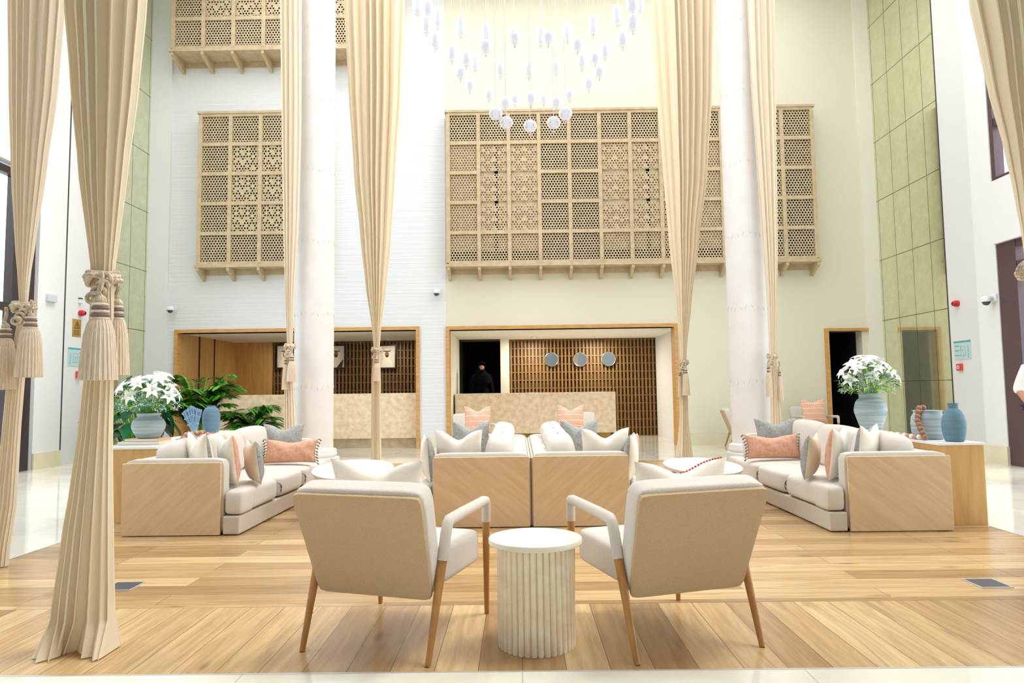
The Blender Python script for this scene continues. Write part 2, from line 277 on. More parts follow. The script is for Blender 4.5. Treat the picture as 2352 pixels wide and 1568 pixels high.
# ------------------------------------------------------------------ mesh helpers
class MB:
    def __init__(s): s.v = []; s.f = []; s.mi = []; s.cur = 0
    def add(s, vs, fs):
        o = len(s.v); s.v += [tuple(v) for v in vs]; s.f += [tuple(i+o for i in f) for f in fs]; s.mi += [s.cur]*len(fs); return s
    def box(s, a, b, rot=None, piv=None):
        x0, y0, z0 = a; x1, y1, z1 = b
        vs = [Vector((x, y, z)) for x in (x0, x1) for y in (y0, y1) for z in (z0, z1)]
        if rot is not None:
            p = Vector(piv) if piv else (Vector(a)+Vector(b))/2; R = Euler(rot).to_matrix(); vs = [R @ (v-p)+p for v in vs]
        return s.add(vs, [(0, 1, 3, 2), (4, 6, 7, 5), (0, 4, 5, 1), (2, 3, 7, 6), (0, 2, 6, 4), (1, 5, 7, 3)])
    def tube(s, pts, rs, n=12, cap=True, flat=1.0):
        pts = [Vector(p) for p in pts]; m = len(pts)
        if not hasattr(rs, '__len__'): rs = [rs]*m
        vs = []; prev = None
        for i, p in enumerate(pts):
            t = (pts[min(i+1, m-1)]-pts[max(i-1, 0)]).normalized()
            if prev is None:
                u = t.cross(Vector((0, 0, 1)));
                if u.length < 1e-3: u = Vector((1, 0, 0))
                u.normalize()
            else:
                u = (prev - t*prev.dot(t)).normalized()
            prev = u; w = t.cross(u)
            for k in range(n):
                a = 2*PI*k/n; vs.append(p+(u*math.cos(a)+w*math.sin(a)*flat)*rs[i])
        fs = []
        for i in range(m-1):
            for k in range(n):
                a = i*n+k; b = i*n+(k+1) % n; fs.append((a, b, b+n, a+n))
        if cap: fs.append(tuple(range(n-1, -1, -1))); fs.append(tuple((m-1)*n+k for k in range(n)))
        return s.add(vs, fs)
    def lathe(s, prof, n=32, c=(0, 0, 0), cap=True, mod=None):
        vs = []
        for r, z in prof:
            for k in range(n):
                a = 2*PI*k/n; rr = r*(mod(a, z) if mod else 1); vs.append((c[0]+rr*math.cos(a), c[1]+rr*math.sin(a), c[2]+z))
        fs = []; m = len(prof)
        for i in range(m-1):
            for k in range(n):
                a = i*n+k; b = i*n+(k+1) % n; fs.append((a, b, b+n, a+n))
        if cap: fs.append(tuple(range(n-1, -1, -1))); fs.append(tuple((m-1)*n+k for k in range(n)))
        return s.add(vs, fs)
    def ball(s, c, r, n=12, sc=(1, 1, 1)):
        prof = [(max(1e-4, r*math.sin(PI*i/(n//2+2))), -r*math.cos(PI*i/(n//2+2))) for i in range(0, n//2+3)]
        o = len(s.v); s.lathe(prof, n); 
        for i in range(o, len(s.v)):
            x, y, z = s.v[i]; s.v[i] = (c[0]+x*sc[0], c[1]+y*sc[1], c[2]+z*sc[2])
        return s
    def grid(s, P, closed=False):
        m = len(P); n = len(P[0]); fs = []
        for i in range(m-1):
            for k in range(n if closed else n-1):
                a = i*n+k; b = i*n+(k+1) % n; fs.append((a, b, b+n, a+n))
        return s.add([p for r in P for p in r], fs)
    def cushion(s, c, size, n=5, e=5.0, puff=.0, seg=7, rot=None):
        # rounded box by p-norm
        vs = {}; fl = []
        def pt(a, b, d):
            k = (round(a, 5), round(b, 5), round(d, 5))
            if k not in vs:
                q = (abs(a)**e+abs(b)**e+abs(d)**e)**(1/e)
                x, y, z = a/q, b/q, d/q
                z *= 1+puff*(1-x*x)*(1-y*y)
                vs[k] = (len(vs), Vector((x*size[0]/2, y*size[1]/2, z*size[2]/2)))
            return vs[k][0]
        g = [math.sin(PI/2*(-1+2*i/seg))*.35+.65*(-1+2*i/seg) for i in range(seg+1)]
        for ax in range(3):
            for sg in (-1, 1):
                for i in range(seg):
                    for j in range(seg):
                        q = []
                        for (a, b) in ((g[i], g[j]), (g[i+1], g[j]), (g[i+1], g[j+1]), (g[i], g[j+1])):
                            t = [0, 0, 0]; t[ax] = sg; t[(ax+1) % 3] = a; t[(ax+2) % 3] = b; q.append(pt(*t))
                        fl.append(tuple(q) if sg > 0 else tuple(q[::-1]))
        R = Euler(rot).to_matrix() if rot else Matrix.Identity(3)
        lst = sorted(vs.values(), key=lambda t: t[0])
        return s.add([R @ v+Vector(c) for _, v in lst], fl)
    def mat(s, i): s.cur = i; return s
    def mesh(s, name, mats, smooth=True, angle=40):
        me = bpy.data.meshes.new(name); me.from_pydata([tuple(v) for v in s.v], [], s.f)
        if not isinstance(mats, (list, tuple)): mats = [mats]
        for m in mats: me.materials.append(m)
        for p, i in zip(me.polygons, s.mi): p.material_index = i
        bm = bmesh.new(); bm.from_mesh(me); bmesh.ops.remove_doubles(bm, verts=bm.verts, dist=1e-5); bmesh.ops.recalc_face_normals(bm, faces=bm.faces)
        if smooth:
            th = math.radians(angle)
            for f in bm.faces: f.smooth = True
            for e in bm.edges:
                if len(e.link_faces) != 2 or e.calc_face_angle(0) > th: e.smooth = False
        bm.to_mesh(me); bm.free(); me.update(); return me
    def build(s, name, mats, parent=None, smooth=True, bevel=0, angle=40, loc=None, rot=None, solid=0):
        o = bpy.data.objects.new(name, s.mesh(name, mats, smooth, angle)); COL.objects.link(o)
        if parent: o.parent = parent
        if loc: o.location = loc
        if rot: o.rotation_euler = rot
        if solid:
            k = o.modifiers.new('solid', 'SOLIDIFY'); k.thickness = solid; k.offset = 0
        if bevel:
            k = o.modifiers.new('bevel', 'BEVEL'); k.width = bevel; k.segments = 2; k.limit_method = 'ANGLE'; k.angle_limit = math.radians(50)
        return o
def tag(o, label, cat, group=None, kind=None):
    if label: o['label'] = label
    if cat: o['category'] = cat
    if group: o['group'] = group
    if kind: o['kind'] = kind
    return o
def thing(name, label, cat, loc=(0, 0, 0), rz=0, group=None):
    o = bpy.data.objects.new(name, None); COL.objects.link(o); o.location = loc; o.rotation_euler = (0, 0, rz); o.empty_display_size = .1
    return tag(o, label, cat, group)
def struct(name, mb, m, label=None, cat=None, smooth=False, bevel=0, parent=None):
    o = mb.build(name, m, parent, smooth=smooth, bevel=bevel)
    if parent is None:
        o['kind'] = 'structure'
        if label: o['label'] = label
        if cat: o['category'] = cat
    return o
def kids(o): return [c for c in bpy.data.objects if c.parent == o]
def copy_tree(o, parent=None):
    c = o.copy(); COL.objects.link(c); c.parent = parent
    for ch in kids(o): copy_tree(ch, c)
    return c
def dup(o, loc, rz, label, group=None):
    c = copy_tree(o); c.location = loc; c.rotation_euler = (0, 0, rz); c['label'] = label
    if group: c['group'] = group
    return c
def B(*a, **k): return MB().box(*a, **k)

# ------------------------------------------------------------------ room shell
XL, XR, YB, YF, ZC = -7.95, 7.72, 14.5, -4.0, 10.2
WX0, WX1, WY0, WY1 = -3.78, 3.96, 3.02, 11.55       # wooden platform
fl = MB()
for a, b in (((XL-.3, YF, -.1), (XR+.3, WY0-.012, 0)), ((XL-.3, WY1+.012, -.1), (XR+.3, 20.5, 0)), ((XL-.3, WY0-.012, -.1), (WX0-.008, WY1+.012, 0)), ((WX1+.008, WY0-.012, -.1), (XR+.3, WY1+.012, 0))): fl.box(a, b)
struct('floor', fl, M['marble'], 'polished cream marble floor around the wooden area', 'floor')
IX0, IX1, IY0, IY1 = -2.9, 3.09, 3.93, 10.65
f = MB()
for a, b in (((WX0, IY0, -.1), (IX0-.003, IY1, 0)), ((IX0, IY0, -.1), (IX1, IY1, 0)), ((IX1+.004, IY0, -.1), (WX1, IY1, 0))): f.box(a, b)
struct('floor_planks', f, M['plankX'], 'oak plank floor laid crosswise under the seating', 'floor')
f = MB().box((WX0, WY0, -.1), (WX1, IY0-.003, 0)).box((WX0, IY1+.003, -.1), (WX1, WY1, 0))
struct('floor_plank_border', f, M['plankY'], 'oak plank border bands with boards running away', 'floor')
t = MB().box((WX0-.008, WY0-.012, -.09), (WX1+.008, WY0-.002, .002)).box((WX0-.008, WY1+.002, -.09), (WX1+.008, WY1+.012, .002)).box((WX0-.008, WY0, -.09), (WX0-.001, WY1, .002)).box((WX1+.001, WY0, -.09), (WX1+.008, WY1, .002))
struct('trim_1', t, M['trimmetal'], 'metal edging strip around the wooden floor', 'trim')

O1 = (-7.285, -2.15, 2.51); O2 = (-1.48, 3.34, 2.50); DR = (6.57, 7.30, 2.36)
w = MB()      # combed part, slightly proud
w.box((-7.5, YB, 0), (O1[0], YB+.28, O1[2])).box((O1[1], YB, 0), (-1.53, YB+.28, ZC)).box((-7.5, YB, O1[2]), (O1[1], YB+.28, ZC))
struct('wall_back_left', w, M['combed'], 'white combed plaster wall behind the left reception opening', 'wall')
w = MB().box((-1.53, YB+.01, 0), (O2[0], YB+.28, O2[2])).box((-1.53, YB+.01, O2[2]), (DR[0], YB+.28, ZC)).box((O2[1], YB+.01, 0), (DR[0], YB+.28, O2[2])).box((DR[0], YB+.01, DR[2]), (XR, YB+.28, ZC)).box((DR[1], YB+.01, 0), (XR, YB+.28, DR[2]))
struct('wall_back', w, M['cream'], 'smooth cream wall holding the long lattice screen', 'wall')
w = MB().box((XL, YB-.06, 0), (-7.5, YB+.28, ZC))
struct('wall_back_pier', w, M['white'], 'plain white pier in the left back corner', 'wall')
w = MB().box((7.42, YB-.05, 0), (XR, YB+.01, ZC))
struct('wall_back_corner', w, M['plaster'], 'narrow cream pier in the right back corner', 'wall')
bb = MB()
for x0, x1 in ((-7.5, O1[0]-.07), (O1[1]+.07, O2[0]-.07), (O2[1]+.07, DR[0]-.07)): bb.box((x0, YB-.02, 0), (x1, YB+.005, .24))
struct('baseboard_back', bb, M['baseb'], 'cream stone baseboard on the back wall', 'baseboard')

# side walls: mirror, panel, pier, glazed front part
def side(sgn, X, yp0, yp1, ydoor, nm):
    # mirror Y yp1..14.5 ; white panel yp0..yp1 ; pier ydoor..yp0
    T = X+sgn*.3
    xs = sorted((X, T))
    struct('wall_%s_mirror' % nm, MB().box((xs[0]-(0 if sgn > 0 else -.0), yp1, 0), (xs[1], YB+.28, ZC)), M['mirror'], 'green tinted antique mirror wall on the %s' % nm, 'wall')
    struct('wall_%s_panel' % nm, MB().box((xs[0], yp0, 0), (xs[1], yp1-.03, ZC)), M['white'], 'flat white service panel on the %s wall' % nm, 'wall')
    struct('wall_%s' % nm, MB().box((xs[0], ydoor, 0), (xs[1], yp0-.015, ZC)), M['white'], 'white pier beside the glazed front on the %s' % nm, 'wall')
    jx = sorted((X-sgn*.004, X+sgn*.2))
    struct('trim_%s' % nm, MB().box((jx[0], yp0-.03, 0), (jx[1], yp0+.002, ZC)).box((jx[0], yp1-.03, 0), (jx[1], yp1+.002, ZC)), M['chamf'], 'dark joint strips on the %s wall' % nm, 'trim')
    bx = sorted((X-sgn*.03, X+sgn*.005))
    struct('baseboard_%s' % nm, MB().box((bx[0], ydoor, 0), (bx[1], yp0-.02, .27)), M['baseb'], 'cream stone baseboard on the %s pier' % nm, 'baseboard')
side(-1, XL, 11.85, 12.6, 11.16, 'left')
side(1, XR, 11.36, 12.25, 11.3, 'right')
XP = 7.24
struct('wall_right_pier', MB().box((XP, 10.27, 0), (XR+.3, 10.74, ZC)).box((XR-.02, 10.7, 0), (XR+.3, 11.31, ZC)), M['white'], 'white pier between the service panel and the glazed entrance', 'wall')
struct('baseboard_pier', MB().box((XP-.03, 10.25, 0), (XR, 10.77, .27)), M['baseb'], 'cream stone base of the right pier', 'baseboard')
# rear wall behind the camera and ceiling with a large rooflight over the seating
struct('wall_front', MB().box((XL-.3, YF-.3, 0), (XR+.3, YF, ZC)), M['greige'])  # out of view; closed and greyed to dim front-facing surfaces
struct('wall_left_light_block', MB().box((XL-.3, YF, 0), (XL, 2.2, ZC)), M['greige'])  # unseen solid wall added to block side light near the camera
struct('wall_right_light_block', MB().box((XR-.5, YF, 0), (XR+.3, 2.2, ZC)), M['greige'])  # matching unseen light-blocking wall on the right
SX0, SX1, SY0, SY1 = -6.2, 6.2, 3.4, 13.4
c = MB().box((XL-.3, YF, ZC), (XR+.3, SY0, ZC+.3)).box((XL-.3, SY1, ZC), (XR+.3, YB+.3, ZC+.3)).box((XL-.3, SY0, ZC), (SX0, SY1, ZC+.3)).box((SX1, SY0, ZC), (XR+.3, SY1, ZC+.3))
struct('ceiling', c, M['ceil'])
rb = MB()
for i in range(1, 6): y = SY0+(SY1-SY0)*i/6; rb.box((SX0, y-.06, ZC), (SX1, y+.06, ZC+.25))
for i in range(1, 4): x = SX0+(SX1-SX0)*i/4; rb.box((x-.05, SY0, ZC+.02), (x+.05, SY1, ZC+.2))
struct('window_9', rb, M['white'])

# glazed side fronts
def glazing(sgn, X, y1, nm, posts, trans, fm, spand=None):
    xs = lambda d0, d1: tuple(sorted((X+sgn*d0, X+sgn*d1)))
    fr = MB(); a, b = xs(.06, .2)
    for (p0, p1, z0, z1) in posts: fr.box((a, p0, z0), (b, p1, z1))
    for (z0, z1) in trans: fr.box((a+.01, 2.2, z0), (b-.01, y1, z1))
    o = struct('window_%s' % nm, fr, fm, 'dark framed floor to ceiling glazing on the %s' % nm, 'window')
    g = MB(); xm = X+sgn*.13
    lv = [0]+[v for tz in sorted(trans) for v in tz]+[ZC]
    for i in range(0, len(lv), 2):
        if spand and lv[i] >= spand[0]-.1 and lv[i+1] <= spand[1]+.1: continue
        g.box((xm-.004, 2.2, lv[i]), (xm+.004, y1, lv[i+1]))
    struct('glass_pane', g, M['glass'], parent=o)
    if spand:
        a, b = xs(0, .3)
        struct('wall_%s_spandrel' % nm, MB().box((a, 2.2, spand[0]), (b, y1, spand[1])), M['white'], 'white band between door and upper window on the %s' % nm, 'wall')
struct('wall_left_upper', MB().box((XL-.3, 9.6, 4.9), (XL, 11.16, ZC)), M['white'], 'white upper pier on the left above the glazing', 'wall')
glazing(-1, XL, 11.155, 'left', [(10.66, 11.155, 0, 4.84), (8.3, 8.4, 0, ZC), (5.9, 6.0, 0, ZC), (3.2, 3.3, 0, ZC), (2.2, 2.3, 0, ZC)], [(0, .06), (2.55, 2.68), (4.72, 4.84)], M['frame'])
glazing(1, XP-.05, 10.26, 'right', [(9.88, 10.26, 0, 3.3), (10.18, 10.26, 4.25, ZC), (9.3, 9.36, 0, 2.7), (7.6, 7.75, 0, 3.3), (5.0, 5.15, 0, 3.3), (2.2, 2.35, 0, 3.3), (6, 6.1, 4.3, ZC)], [(0, .05), (2.72, 2.98), (3.2, 3.3), (4.22, 4.32), (5.1, 5.22)], M['frameR'], (3.3, 4.25))
# outdoors
g = MB().box((-60, -40, -.3), (60, 60, -.12))
struct('floor_outside', g, M['pave'])
bl = thing('building', 'pale building with blue windows seen outside through the left glazing', 'building', (-17, 9, 0))
MB().box((-3, -9, -.12), (3, 9, 6.2)).build('wall', M['facade'], bl, smooth=False)
for i in range(6):
    for z in (1.0, 3.5): MB().box((2.98, -8.2+i*2.8, z), (3.03, -6.2+i*2.8, z+1.8)).build('window', M['bglass'], bl, smooth=False)

# ------------------------------------------------------------------ reception recesses
RB = 17.7
def recess(nm, x0, x1, ztop, zc, mats):
    wl, wr, cl, lab = mats
    struct('wall_%s_recess_left' % nm, MB().box((x0-.2, YB+.28, 0), (x0, RB, zc+.2)), wl)
    struct('wall_%s_recess_right' % nm, MB().box((x1, YB+.28, 0), (x1+.2, RB, zc+.2)), wr)
    struct('ceiling_%s_recess' % nm, MB().box((x0-.2, YB+.281, zc), (x1+.2, RB+.2, zc+.15)), cl)
recess('reception', O1[0]-.02, O1[1]+.3, 2.51, 2.515, (M['oak'], M['oak'], M['ceil'], ''))
recess('concierge', O2[0]-.02, O2[1]+.2, 2.5, 2.505, (M['plaster'], M['white'], M['ceil'], ''))
struct('wall_recess_return', MB().box((O1[0]-.02, 15.52, 0), (O1[0]+.0, 15.56, 2.62)).box((O1[0]-.02, 16.3, 0), (O1[0]+.0, 16.33, 2.62)), M['slatback'])
def op_frame(i, o, d=.34, lab=''):
    x0, x1, z = o; k = .072; y0 = YB-.05
    f = MB().box((x0-k+.02, y0, 0), (x0+.02, y0+d, z)).box((x1-.02, y0, 0), (x1+k-.02, y0+d, z)).box((x0-k+.02, y0, z), (x1+k-.02, y0+d, z+k))
    struct('trim_%d' % i, f, M['frameoak'], lab, 'trim')
op_frame(2, O1, lab='honey oak frame around the left reception opening')
op_frame(3, O2, lab='honey oak frame around the middle reception opening')
x0, x1, z = DR
struct('door_1', MB().box((x0-.07, YB-.05, 0), (x0+.01, YB+.2, z)).box((x0-.07, YB-.05, z), (x1+.12, YB+.2, z+.06)), M['frameoak'], 'oak framed dark doorway on the right of the back wall', 'door')
struct('wall_dark_lobby', MB().box((x0-.1, YB+.3, 0), (x0, 17, 2.6)).box((x1, YB+.3, 0), (x1+.1, 17, 2.6)).box((x0-.1, 17, 0), (x1+.1, 17.1, 2.6)).box((x0-.1, YB+.3, 2.6), (x1+.1, 17.1, 2.7)).box((x0, YB+.02, .0), (x1, 17, .004)), M['black'])  # black surfaces stand in for the shade inside the doorway
# slat walls
def slat_wall(nm, x0, x1, z1, y, lab):
    sw = thing('slat_wall', lab, 'wall panelling', ((x0+x1)/2, y, 0)); hx = (x1-x0)/2
    B((-hx, .05, 0), (hx, .09, z1)).build('backing_board', M['slatback'], sw, smooth=False)
    s = MB(); n = int((x1-x0)/.093); p = (x1-x0)/n; rows = int(z1/.205)
    for i in range(n):
        xa = -hx+p*i; s.box((xa+p*.28, 0, 0), (xa+p*.74, .05, z1))
    for r in range(rows+1):
        zz = r*.205; s.box((-hx, .018, zz), (hx, .05, zz+.026))
    s.build('slats', M['slat'], sw, smooth=False)
    sw['kind'] = 'structure'
slat_wall('a', -6.35, O1[1]+.28, 2.62, RB-.12, 'dark slatted timber wall behind the left reception desk')
px0 = at(1170, 850, RB-.1).x; px1 = at(1510, 850, RB-.1).x
slat_wall('b', px0, px1+.12, 2.6, RB-.12, 'golden slatted timber wall behind the middle reception desk')
struct('wall_back_recess', MB().box((O1[0]-.2, RB, 0), (O1[1]+.4, RB+.15, 2.8)), M['slatback'])
struct('wall_back_oak', MB().box((O1[0]-.02, RB-.14, 0), (-6.35, RB, 2.62)), M['oak'])
pa = at(1150, 850, RB-.2).x; pb = at(1170, 850, RB-.2).x
struct('wall_recess_pier', MB().box((pa, RB-.3, 0), (pb, 20, 2.6)).box((pb, RB, 0), (O2[1]+.4, RB+.15, 2.8)), M['plaster'])
struct('wall_black_room', MB().box((O2[0]-.3, 20, 0), (pa, 20.1, 2.7)).box((O2[0]-.12, RB-.3, 0), (O2[0]-.02+.03, 20, 2.7)).box((O2[0]-.3, RB-.3, 2.58), (pa, 20.1, 2.7)).box((pa-.02, RB-.28, 0), (pa-.001, 20, 2.58)).box((O2[0], 15.9, .0), (pa, 20, .02)), M['black'])  # black walls and floor carry the painted darkness of the unlit room
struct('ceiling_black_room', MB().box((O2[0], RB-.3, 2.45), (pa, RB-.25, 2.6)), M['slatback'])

# reception desks
def desk(name, lab, x0, x1, y, zt, toe, toex1=None, tm='stone'):
    d = thing(name, lab, 'reception desk', ((x0+x1)/2, y, 0)); h = (x1-x0)/2
    B((-h, 0, .21), (h, .12, zt)).build('front_slab', M['stone'], d, smooth=False, bevel=.004)
    B((-h, .12, zt-.04), (h, .62, zt)).build('counter_top', M['stone'], d, smooth=False)
    B((-h+.0, .2, 0), (h-toe, .6, .9)).build('plinth', M[tm], d, smooth=False)
    return d
desk('reception_desk', 'long beige limestone reception desk in the left opening', -6.9, O1[1]-.0, 14.68, 1.17, 0)
desk('reception_desk', 'beige limestone reception desk ending before the golden slatted wall', O2[0]+.02, at(1414, 950, 15.75).x, 15.7, 1.135, .12, tm='oak')
# terminal on desk
tt = thing('payment_terminal', 'small black screen terminal at the left end of the reception desk', 'terminal', (-6.72, 14.95, 1.17))
B((-.11, -.07, 0), (.11, .07, .02)).build('base', M['blackp'], tt, smooth=False)
MB().box((-.15, -.02, .02), (.13, .01, .16), rot=(-.35, 0, 0)).build('screen', M['blackp'], tt, smooth=False, bevel=.005)
tt2 = B((-.04, -.03, 0), (.05, .03, .17)); tt2.build('stand', M['blackp'], tt, smooth=False)
# portraits
for i, (px, lab) in enumerate(((655, 'framed portrait of a man in white headdress, half hidden by the left column curtain'), (772, 'framed portrait of a man with dark cloak, just right of the left column'), (889, 'framed portrait of a man in white headdress beside the middle tied curtain'))):
    c = at(px, 819, RB-.2); pf = thing('framed_portrait', lab, 'picture', (c.x, RB-.2, c.z), 0, 'three framed portraits on the dark slatted wall')
    w_, h_ = .235, .31
    fr = MB().box((-w_, 0, -h_), (w_, .03, h_)); fr.build('frame', M['blackp'], pf, smooth=False)
    B((-w_+.035, -.004, -h_+.035), (w_-.035, 0, h_-.035)).build('print', M['paper'], pf, smooth=False)
    def ell(cx, cz, rx, rz, y, n=24): return MB().add([(cx+rx*math.cos(2*PI*k/n), y, cz+rz*math.sin(2*PI*k/n)) for k in range(n)], [tuple(range(n))])
    fg = MB(); n = 24
    def addell(mb, cx, cz, rx, rz, y): mb.add([(cx+rx*math.cos(2*PI*k/n), y, cz+rz*math.sin(2*PI*k/n)) for k in range(n)], [tuple(range(n))])
    fg.mat(0); fg.add([(-.15, -.006, -h_+.036), (.15, -.006, -h_+.036), (.13, -.006, -.12), (.06, -.006, -.02), (-.06, -.006, -.02), (-.13, -.006, -.12)], [(0, 1, 2, 3, 4, 5)])
    addell(fg, 0, .06, .105, .14, -.0065)
    fg.mat(1); addell(fg, 0, .06, .056, .08, -.007)
    fg.mat(2); addell(fg, 0, .015, .04, .032, -.0075); fg.add([(-.1, -.0078, .13), (.1, -.0078, .13), (.09, -.0078, .155), (-.09, -.0078, .155)], [(0, 1, 2, 3)])
    for ex in (-.022, .022): addell(fg, ex, .075, .01, .005, -.0078)
    if i == 1: fg.add([(.16, -.0079, -h_+.036), (.19, -.0079, -.06), (.12, -.0079, -.14), (.02, -.0079, -h_+.036)], [(0, 1, 2, 3)])
    fg.build('figure', [M['robe'], M['skinp'], M['cloakp']], pf, smooth=False)
# round mirrors
for i, (px, py) in enumerate(((1267, 825), (1333, 825), (1398, 824))):
    c = at(px, py, RB-.2); mm = thing('round_mirror', 'small round mirror with thin metal rim, %s of three on the golden slats' % ('leftmost', 'middle', 'rightmost')[i], 'mirror', (c.x, RB-.17, c.z), 0, 'round mirrors on the golden slatted wall')
    pts = [(.175*math.cos(2*PI*k/32), 0, .175*math.sin(2*PI*k/32)) for k in range(33)]
    MB().tube(pts, .011, 8, cap=False).build('rim', M['chrome'], mm)
    n = 32; MB().add([(.17*math.cos(2*PI*k/n), .004, .17*math.sin(2*PI*k/n)) for k in range(n)]+[(.17*math.cos(2*PI*k/n), .03, .17*math.sin(2*PI*k/n)) for k in range(n)], [tuple(range(n)), tuple(range(2*n-1, n-1, -1))]+[(k, (k+1) % n, n+(k+1) % n, n+k) for k in range(n)]).build('glass', M['rmirror'], mm, rot=(0, 0, (.5, .1, -.3)[i]*.2))
# downlights with real lamps
def lamp(name, loc, power, size, color=(1, .9, .75), parent=None, spot=True):
    ld = bpy.data.lights.new(name, 'AREA'); ld.energy = power; ld.size = size; ld.color = color; ld.shape = 'DISK'
    lo = bpy.data.objects.new(name, ld); COL.objects.link(lo); lo.location = loc
    if parent: lo.parent = parent
    return lo
for i, (px, lab) in enumerate(((1225, 'left of two recessed ceiling spots over the middle desk'), (1377, 'right of two recessed ceiling spots over the middle desk'))):
    c = at(px, 775, 16.6); d = thing('ceiling_spot', lab, 'ceiling light', (c.x, 16.9, 2.505), 0, 'ceiling spots in the middle reception recess')
    MB().lathe([(.07, 0), (.07, -.03), (.055, -.035), (.05, -.02)], 20).build('housing', M['white'], d)
    lamp('spot_lamp', (0, 0, -.05), 34, .09, parent=d)
for i, x in enumerate((-5.6, -3.2)):
    d = thing('ceiling_spot', 'recessed ceiling spot over the %s part of the left reception desk' % ('left', 'right')[i], 'ceiling light', (x, 16.9, 2.515), 0, 'ceiling spots in the left reception recess')
    MB().lathe([(.07, 0), (.07, -.03), (.055, -.035), (.05, -.02)], 20).build('housing', M['white'], d)
    lamp('spot_lamp', (0, 0, -.05), 9, .09, parent=d)

# ------------------------------------------------------------------ lattice screens
def hexpanel(kind):
    mb = MB(); p = .0615; r = .0225; W_ = .285; th = .018; dx = p; dz = p*math.sqrt(3)/2
    nz = int(W_/dz); nx = int(W_/dx)+1
    def star(i, j):
        a = (i+.5*(j % 2))*1.0; b = j*.866
        if kind == 'star':
            m1 = (a % 3.5)-1.75; m2 = (b % 3.9)-1.95; q = math.hypot(m1, m2)
            return q < .6 or 1.55 < q < 1.95
        if kind == 'star2':
            m1 = (a % 4)-2; m2 = (b % 3.46)-1.73; return abs(abs(m1)-abs(m2)) < .35
        return False
    for j in range(-nz, nz+1):
        for i in range(-nx, nx+1):
            cx = (i+.5*(j % 2))*dx; cz = j*dz
            if abs(cx) > W_ or abs(cz) > W_: continue
            closed = star(i+50, j+50); rr = r*(.45 if closed and kind != 'plain' else 1)
            if closed and (i+j) % 2: rr = r*.2
            o = []; q = []; qb = []
            for k in range(6):
                a = PI/6+PI/3*k; R_ = p/math.sqrt(3)
                o.append((cx+R_*math.cos(a), 0, cz+R_*math.sin(a))); q.append((cx+rr*math.cos(a), 0, cz+rr*math.sin(a))); qb.append((cx+rr*math.cos(a), th, cz+rr*math.sin(a)))
            fs = []
            for k in range(6):
                l = (k+1) % 6; fs += [(k, l, 6+l, 6+k), (6+k, 6+l, 12+l, 12+k)]
            mb.add(o+q+qb, fs)
    return mb.mesh('lattice_panel_'+kind, M['latt'], smooth=False)
HP = {k: hexpanel(k) for k in ('plain', 'star', 'star2')}
def screen(lab, x0, z0, nc, nr, pitch, Y, depth, kindf, backf, hole=False):
    s = thing('lattice_screen', lab, 'lattice screen', (x0, Y, z0)); w_ = nc*pitch; h_ = nr*pitch; bw = .04
    fr = MB()
    for i in range(nc+1):
        fr.box((i*pitch-bw, -.035, 0), (i*pitch+bw, .03, h_))
    for j in range(nr+1):
        for i in range(nc):
            if kindf(i, j) == 'tall' and kindf(i, j-1) == 'tall': continue
            fr.box((i*pitch, -.03, j*pitch-bw), (i*pitch+pitch, .03, j*pitch+bw))
    fr.box((-bw-.03, -.07, -.09), (w_+bw+.03, depth, -.03)).box((-bw-.03, -.05, h_+.02), (w_+bw+.03, depth, h_+.07))
    fr.box((-bw, 0, 0), (-bw+.03, depth, h_)).box((w_+bw-.03, 0, 0), (w_+bw, depth, h_)).box((-bw, depth-.04, -.2), (w_+bw, depth, -.09))
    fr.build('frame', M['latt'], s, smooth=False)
    B((-bw, depth-.04, -.03), (w_+bw, depth-.01, h_)).build('void_shade_backing', M['dark'], s, smooth=False)  # dark sheet stands in for shade behind the holes
    for i in range(nc):
        for j in range(nr):
            k = kindf(i, j); me = HP['star2' if k == 'tall' else k]
            o = bpy.data.objects.new('lattice_panel', me); COL.objects.link(o); o.parent = s; o.location = ((i+.5)*pitch, .0, (j+.5)*pitch)
            for (xa, xb, za, zb) in backf(i, j):
                B(((i+xa)*pitch, .045, (j+za)*pitch), ((i+xb)*pitch, .06, (j+zb)*pitch)).build('shutter', M['lattpale'], s, smooth=False)
    bk = MB().add([(-.03, -.06, -.06), (.03, -.06, -.06), (.03, depth, -.06), (-.03, depth, -.06), (-.03, .03, -.2), (.03, .03, -.2), (-.03, depth, -.34), (.03, depth, -.34), (-.03, -.06, -.16), (.03, -.06, -.16)],
        [(0, 1, 2, 3), (0, 8, 9, 1), (8, 4, 5, 9), (4, 6, 7, 5), (3, 2, 7, 6), (0, 3, 6, 4, 8), (1, 9, 5, 7, 2)]).mesh('bracket', M['latt'], smooth=False)
    for i in range(nc+1):
        o = bpy.data.objects.new('bracket', bk); COL.objects.link(o); o.parent = s; o.location = (i*pitch, 0, 0)
    return s
YS = 14.2
a = at(1031, 604, YS); b = at(1862, 262, YS); PT = (b.x-a.x)/12
def rk(i, j):        # j from bottom
    if j == 4 or j == 0: return 'plain'
    if i in (1, 2, 5, 6): return 'tall'
    return 'plain'
def rb_(i, j):
    full = [(0, 1, 0, 1)]
    if j == 4: return []
    if j == 0:
        if i in (0, 2, 5, 7, 8): return [(0, 1, .38, 1)]
        if i in (1, 6): return [(0, .5, .38, 1), (.63, 1, .38, 1)]
        return []
    if i in (0, 2, 5, 7, 8, 9): return full
    if i in (1, 6): return [(0, .52, 0, 1), (.64, 1, 0, 1)]
    return []
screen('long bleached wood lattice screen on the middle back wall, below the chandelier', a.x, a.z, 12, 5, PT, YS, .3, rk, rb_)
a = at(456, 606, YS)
screen('small bleached wood lattice screen on the left back wall beside the column', a.x, a.z, 4, 5, PT, YS, .3, lambda i, j: 'star' if i and j in (1, 2, 3) else 'plain', lambda i, j: [])
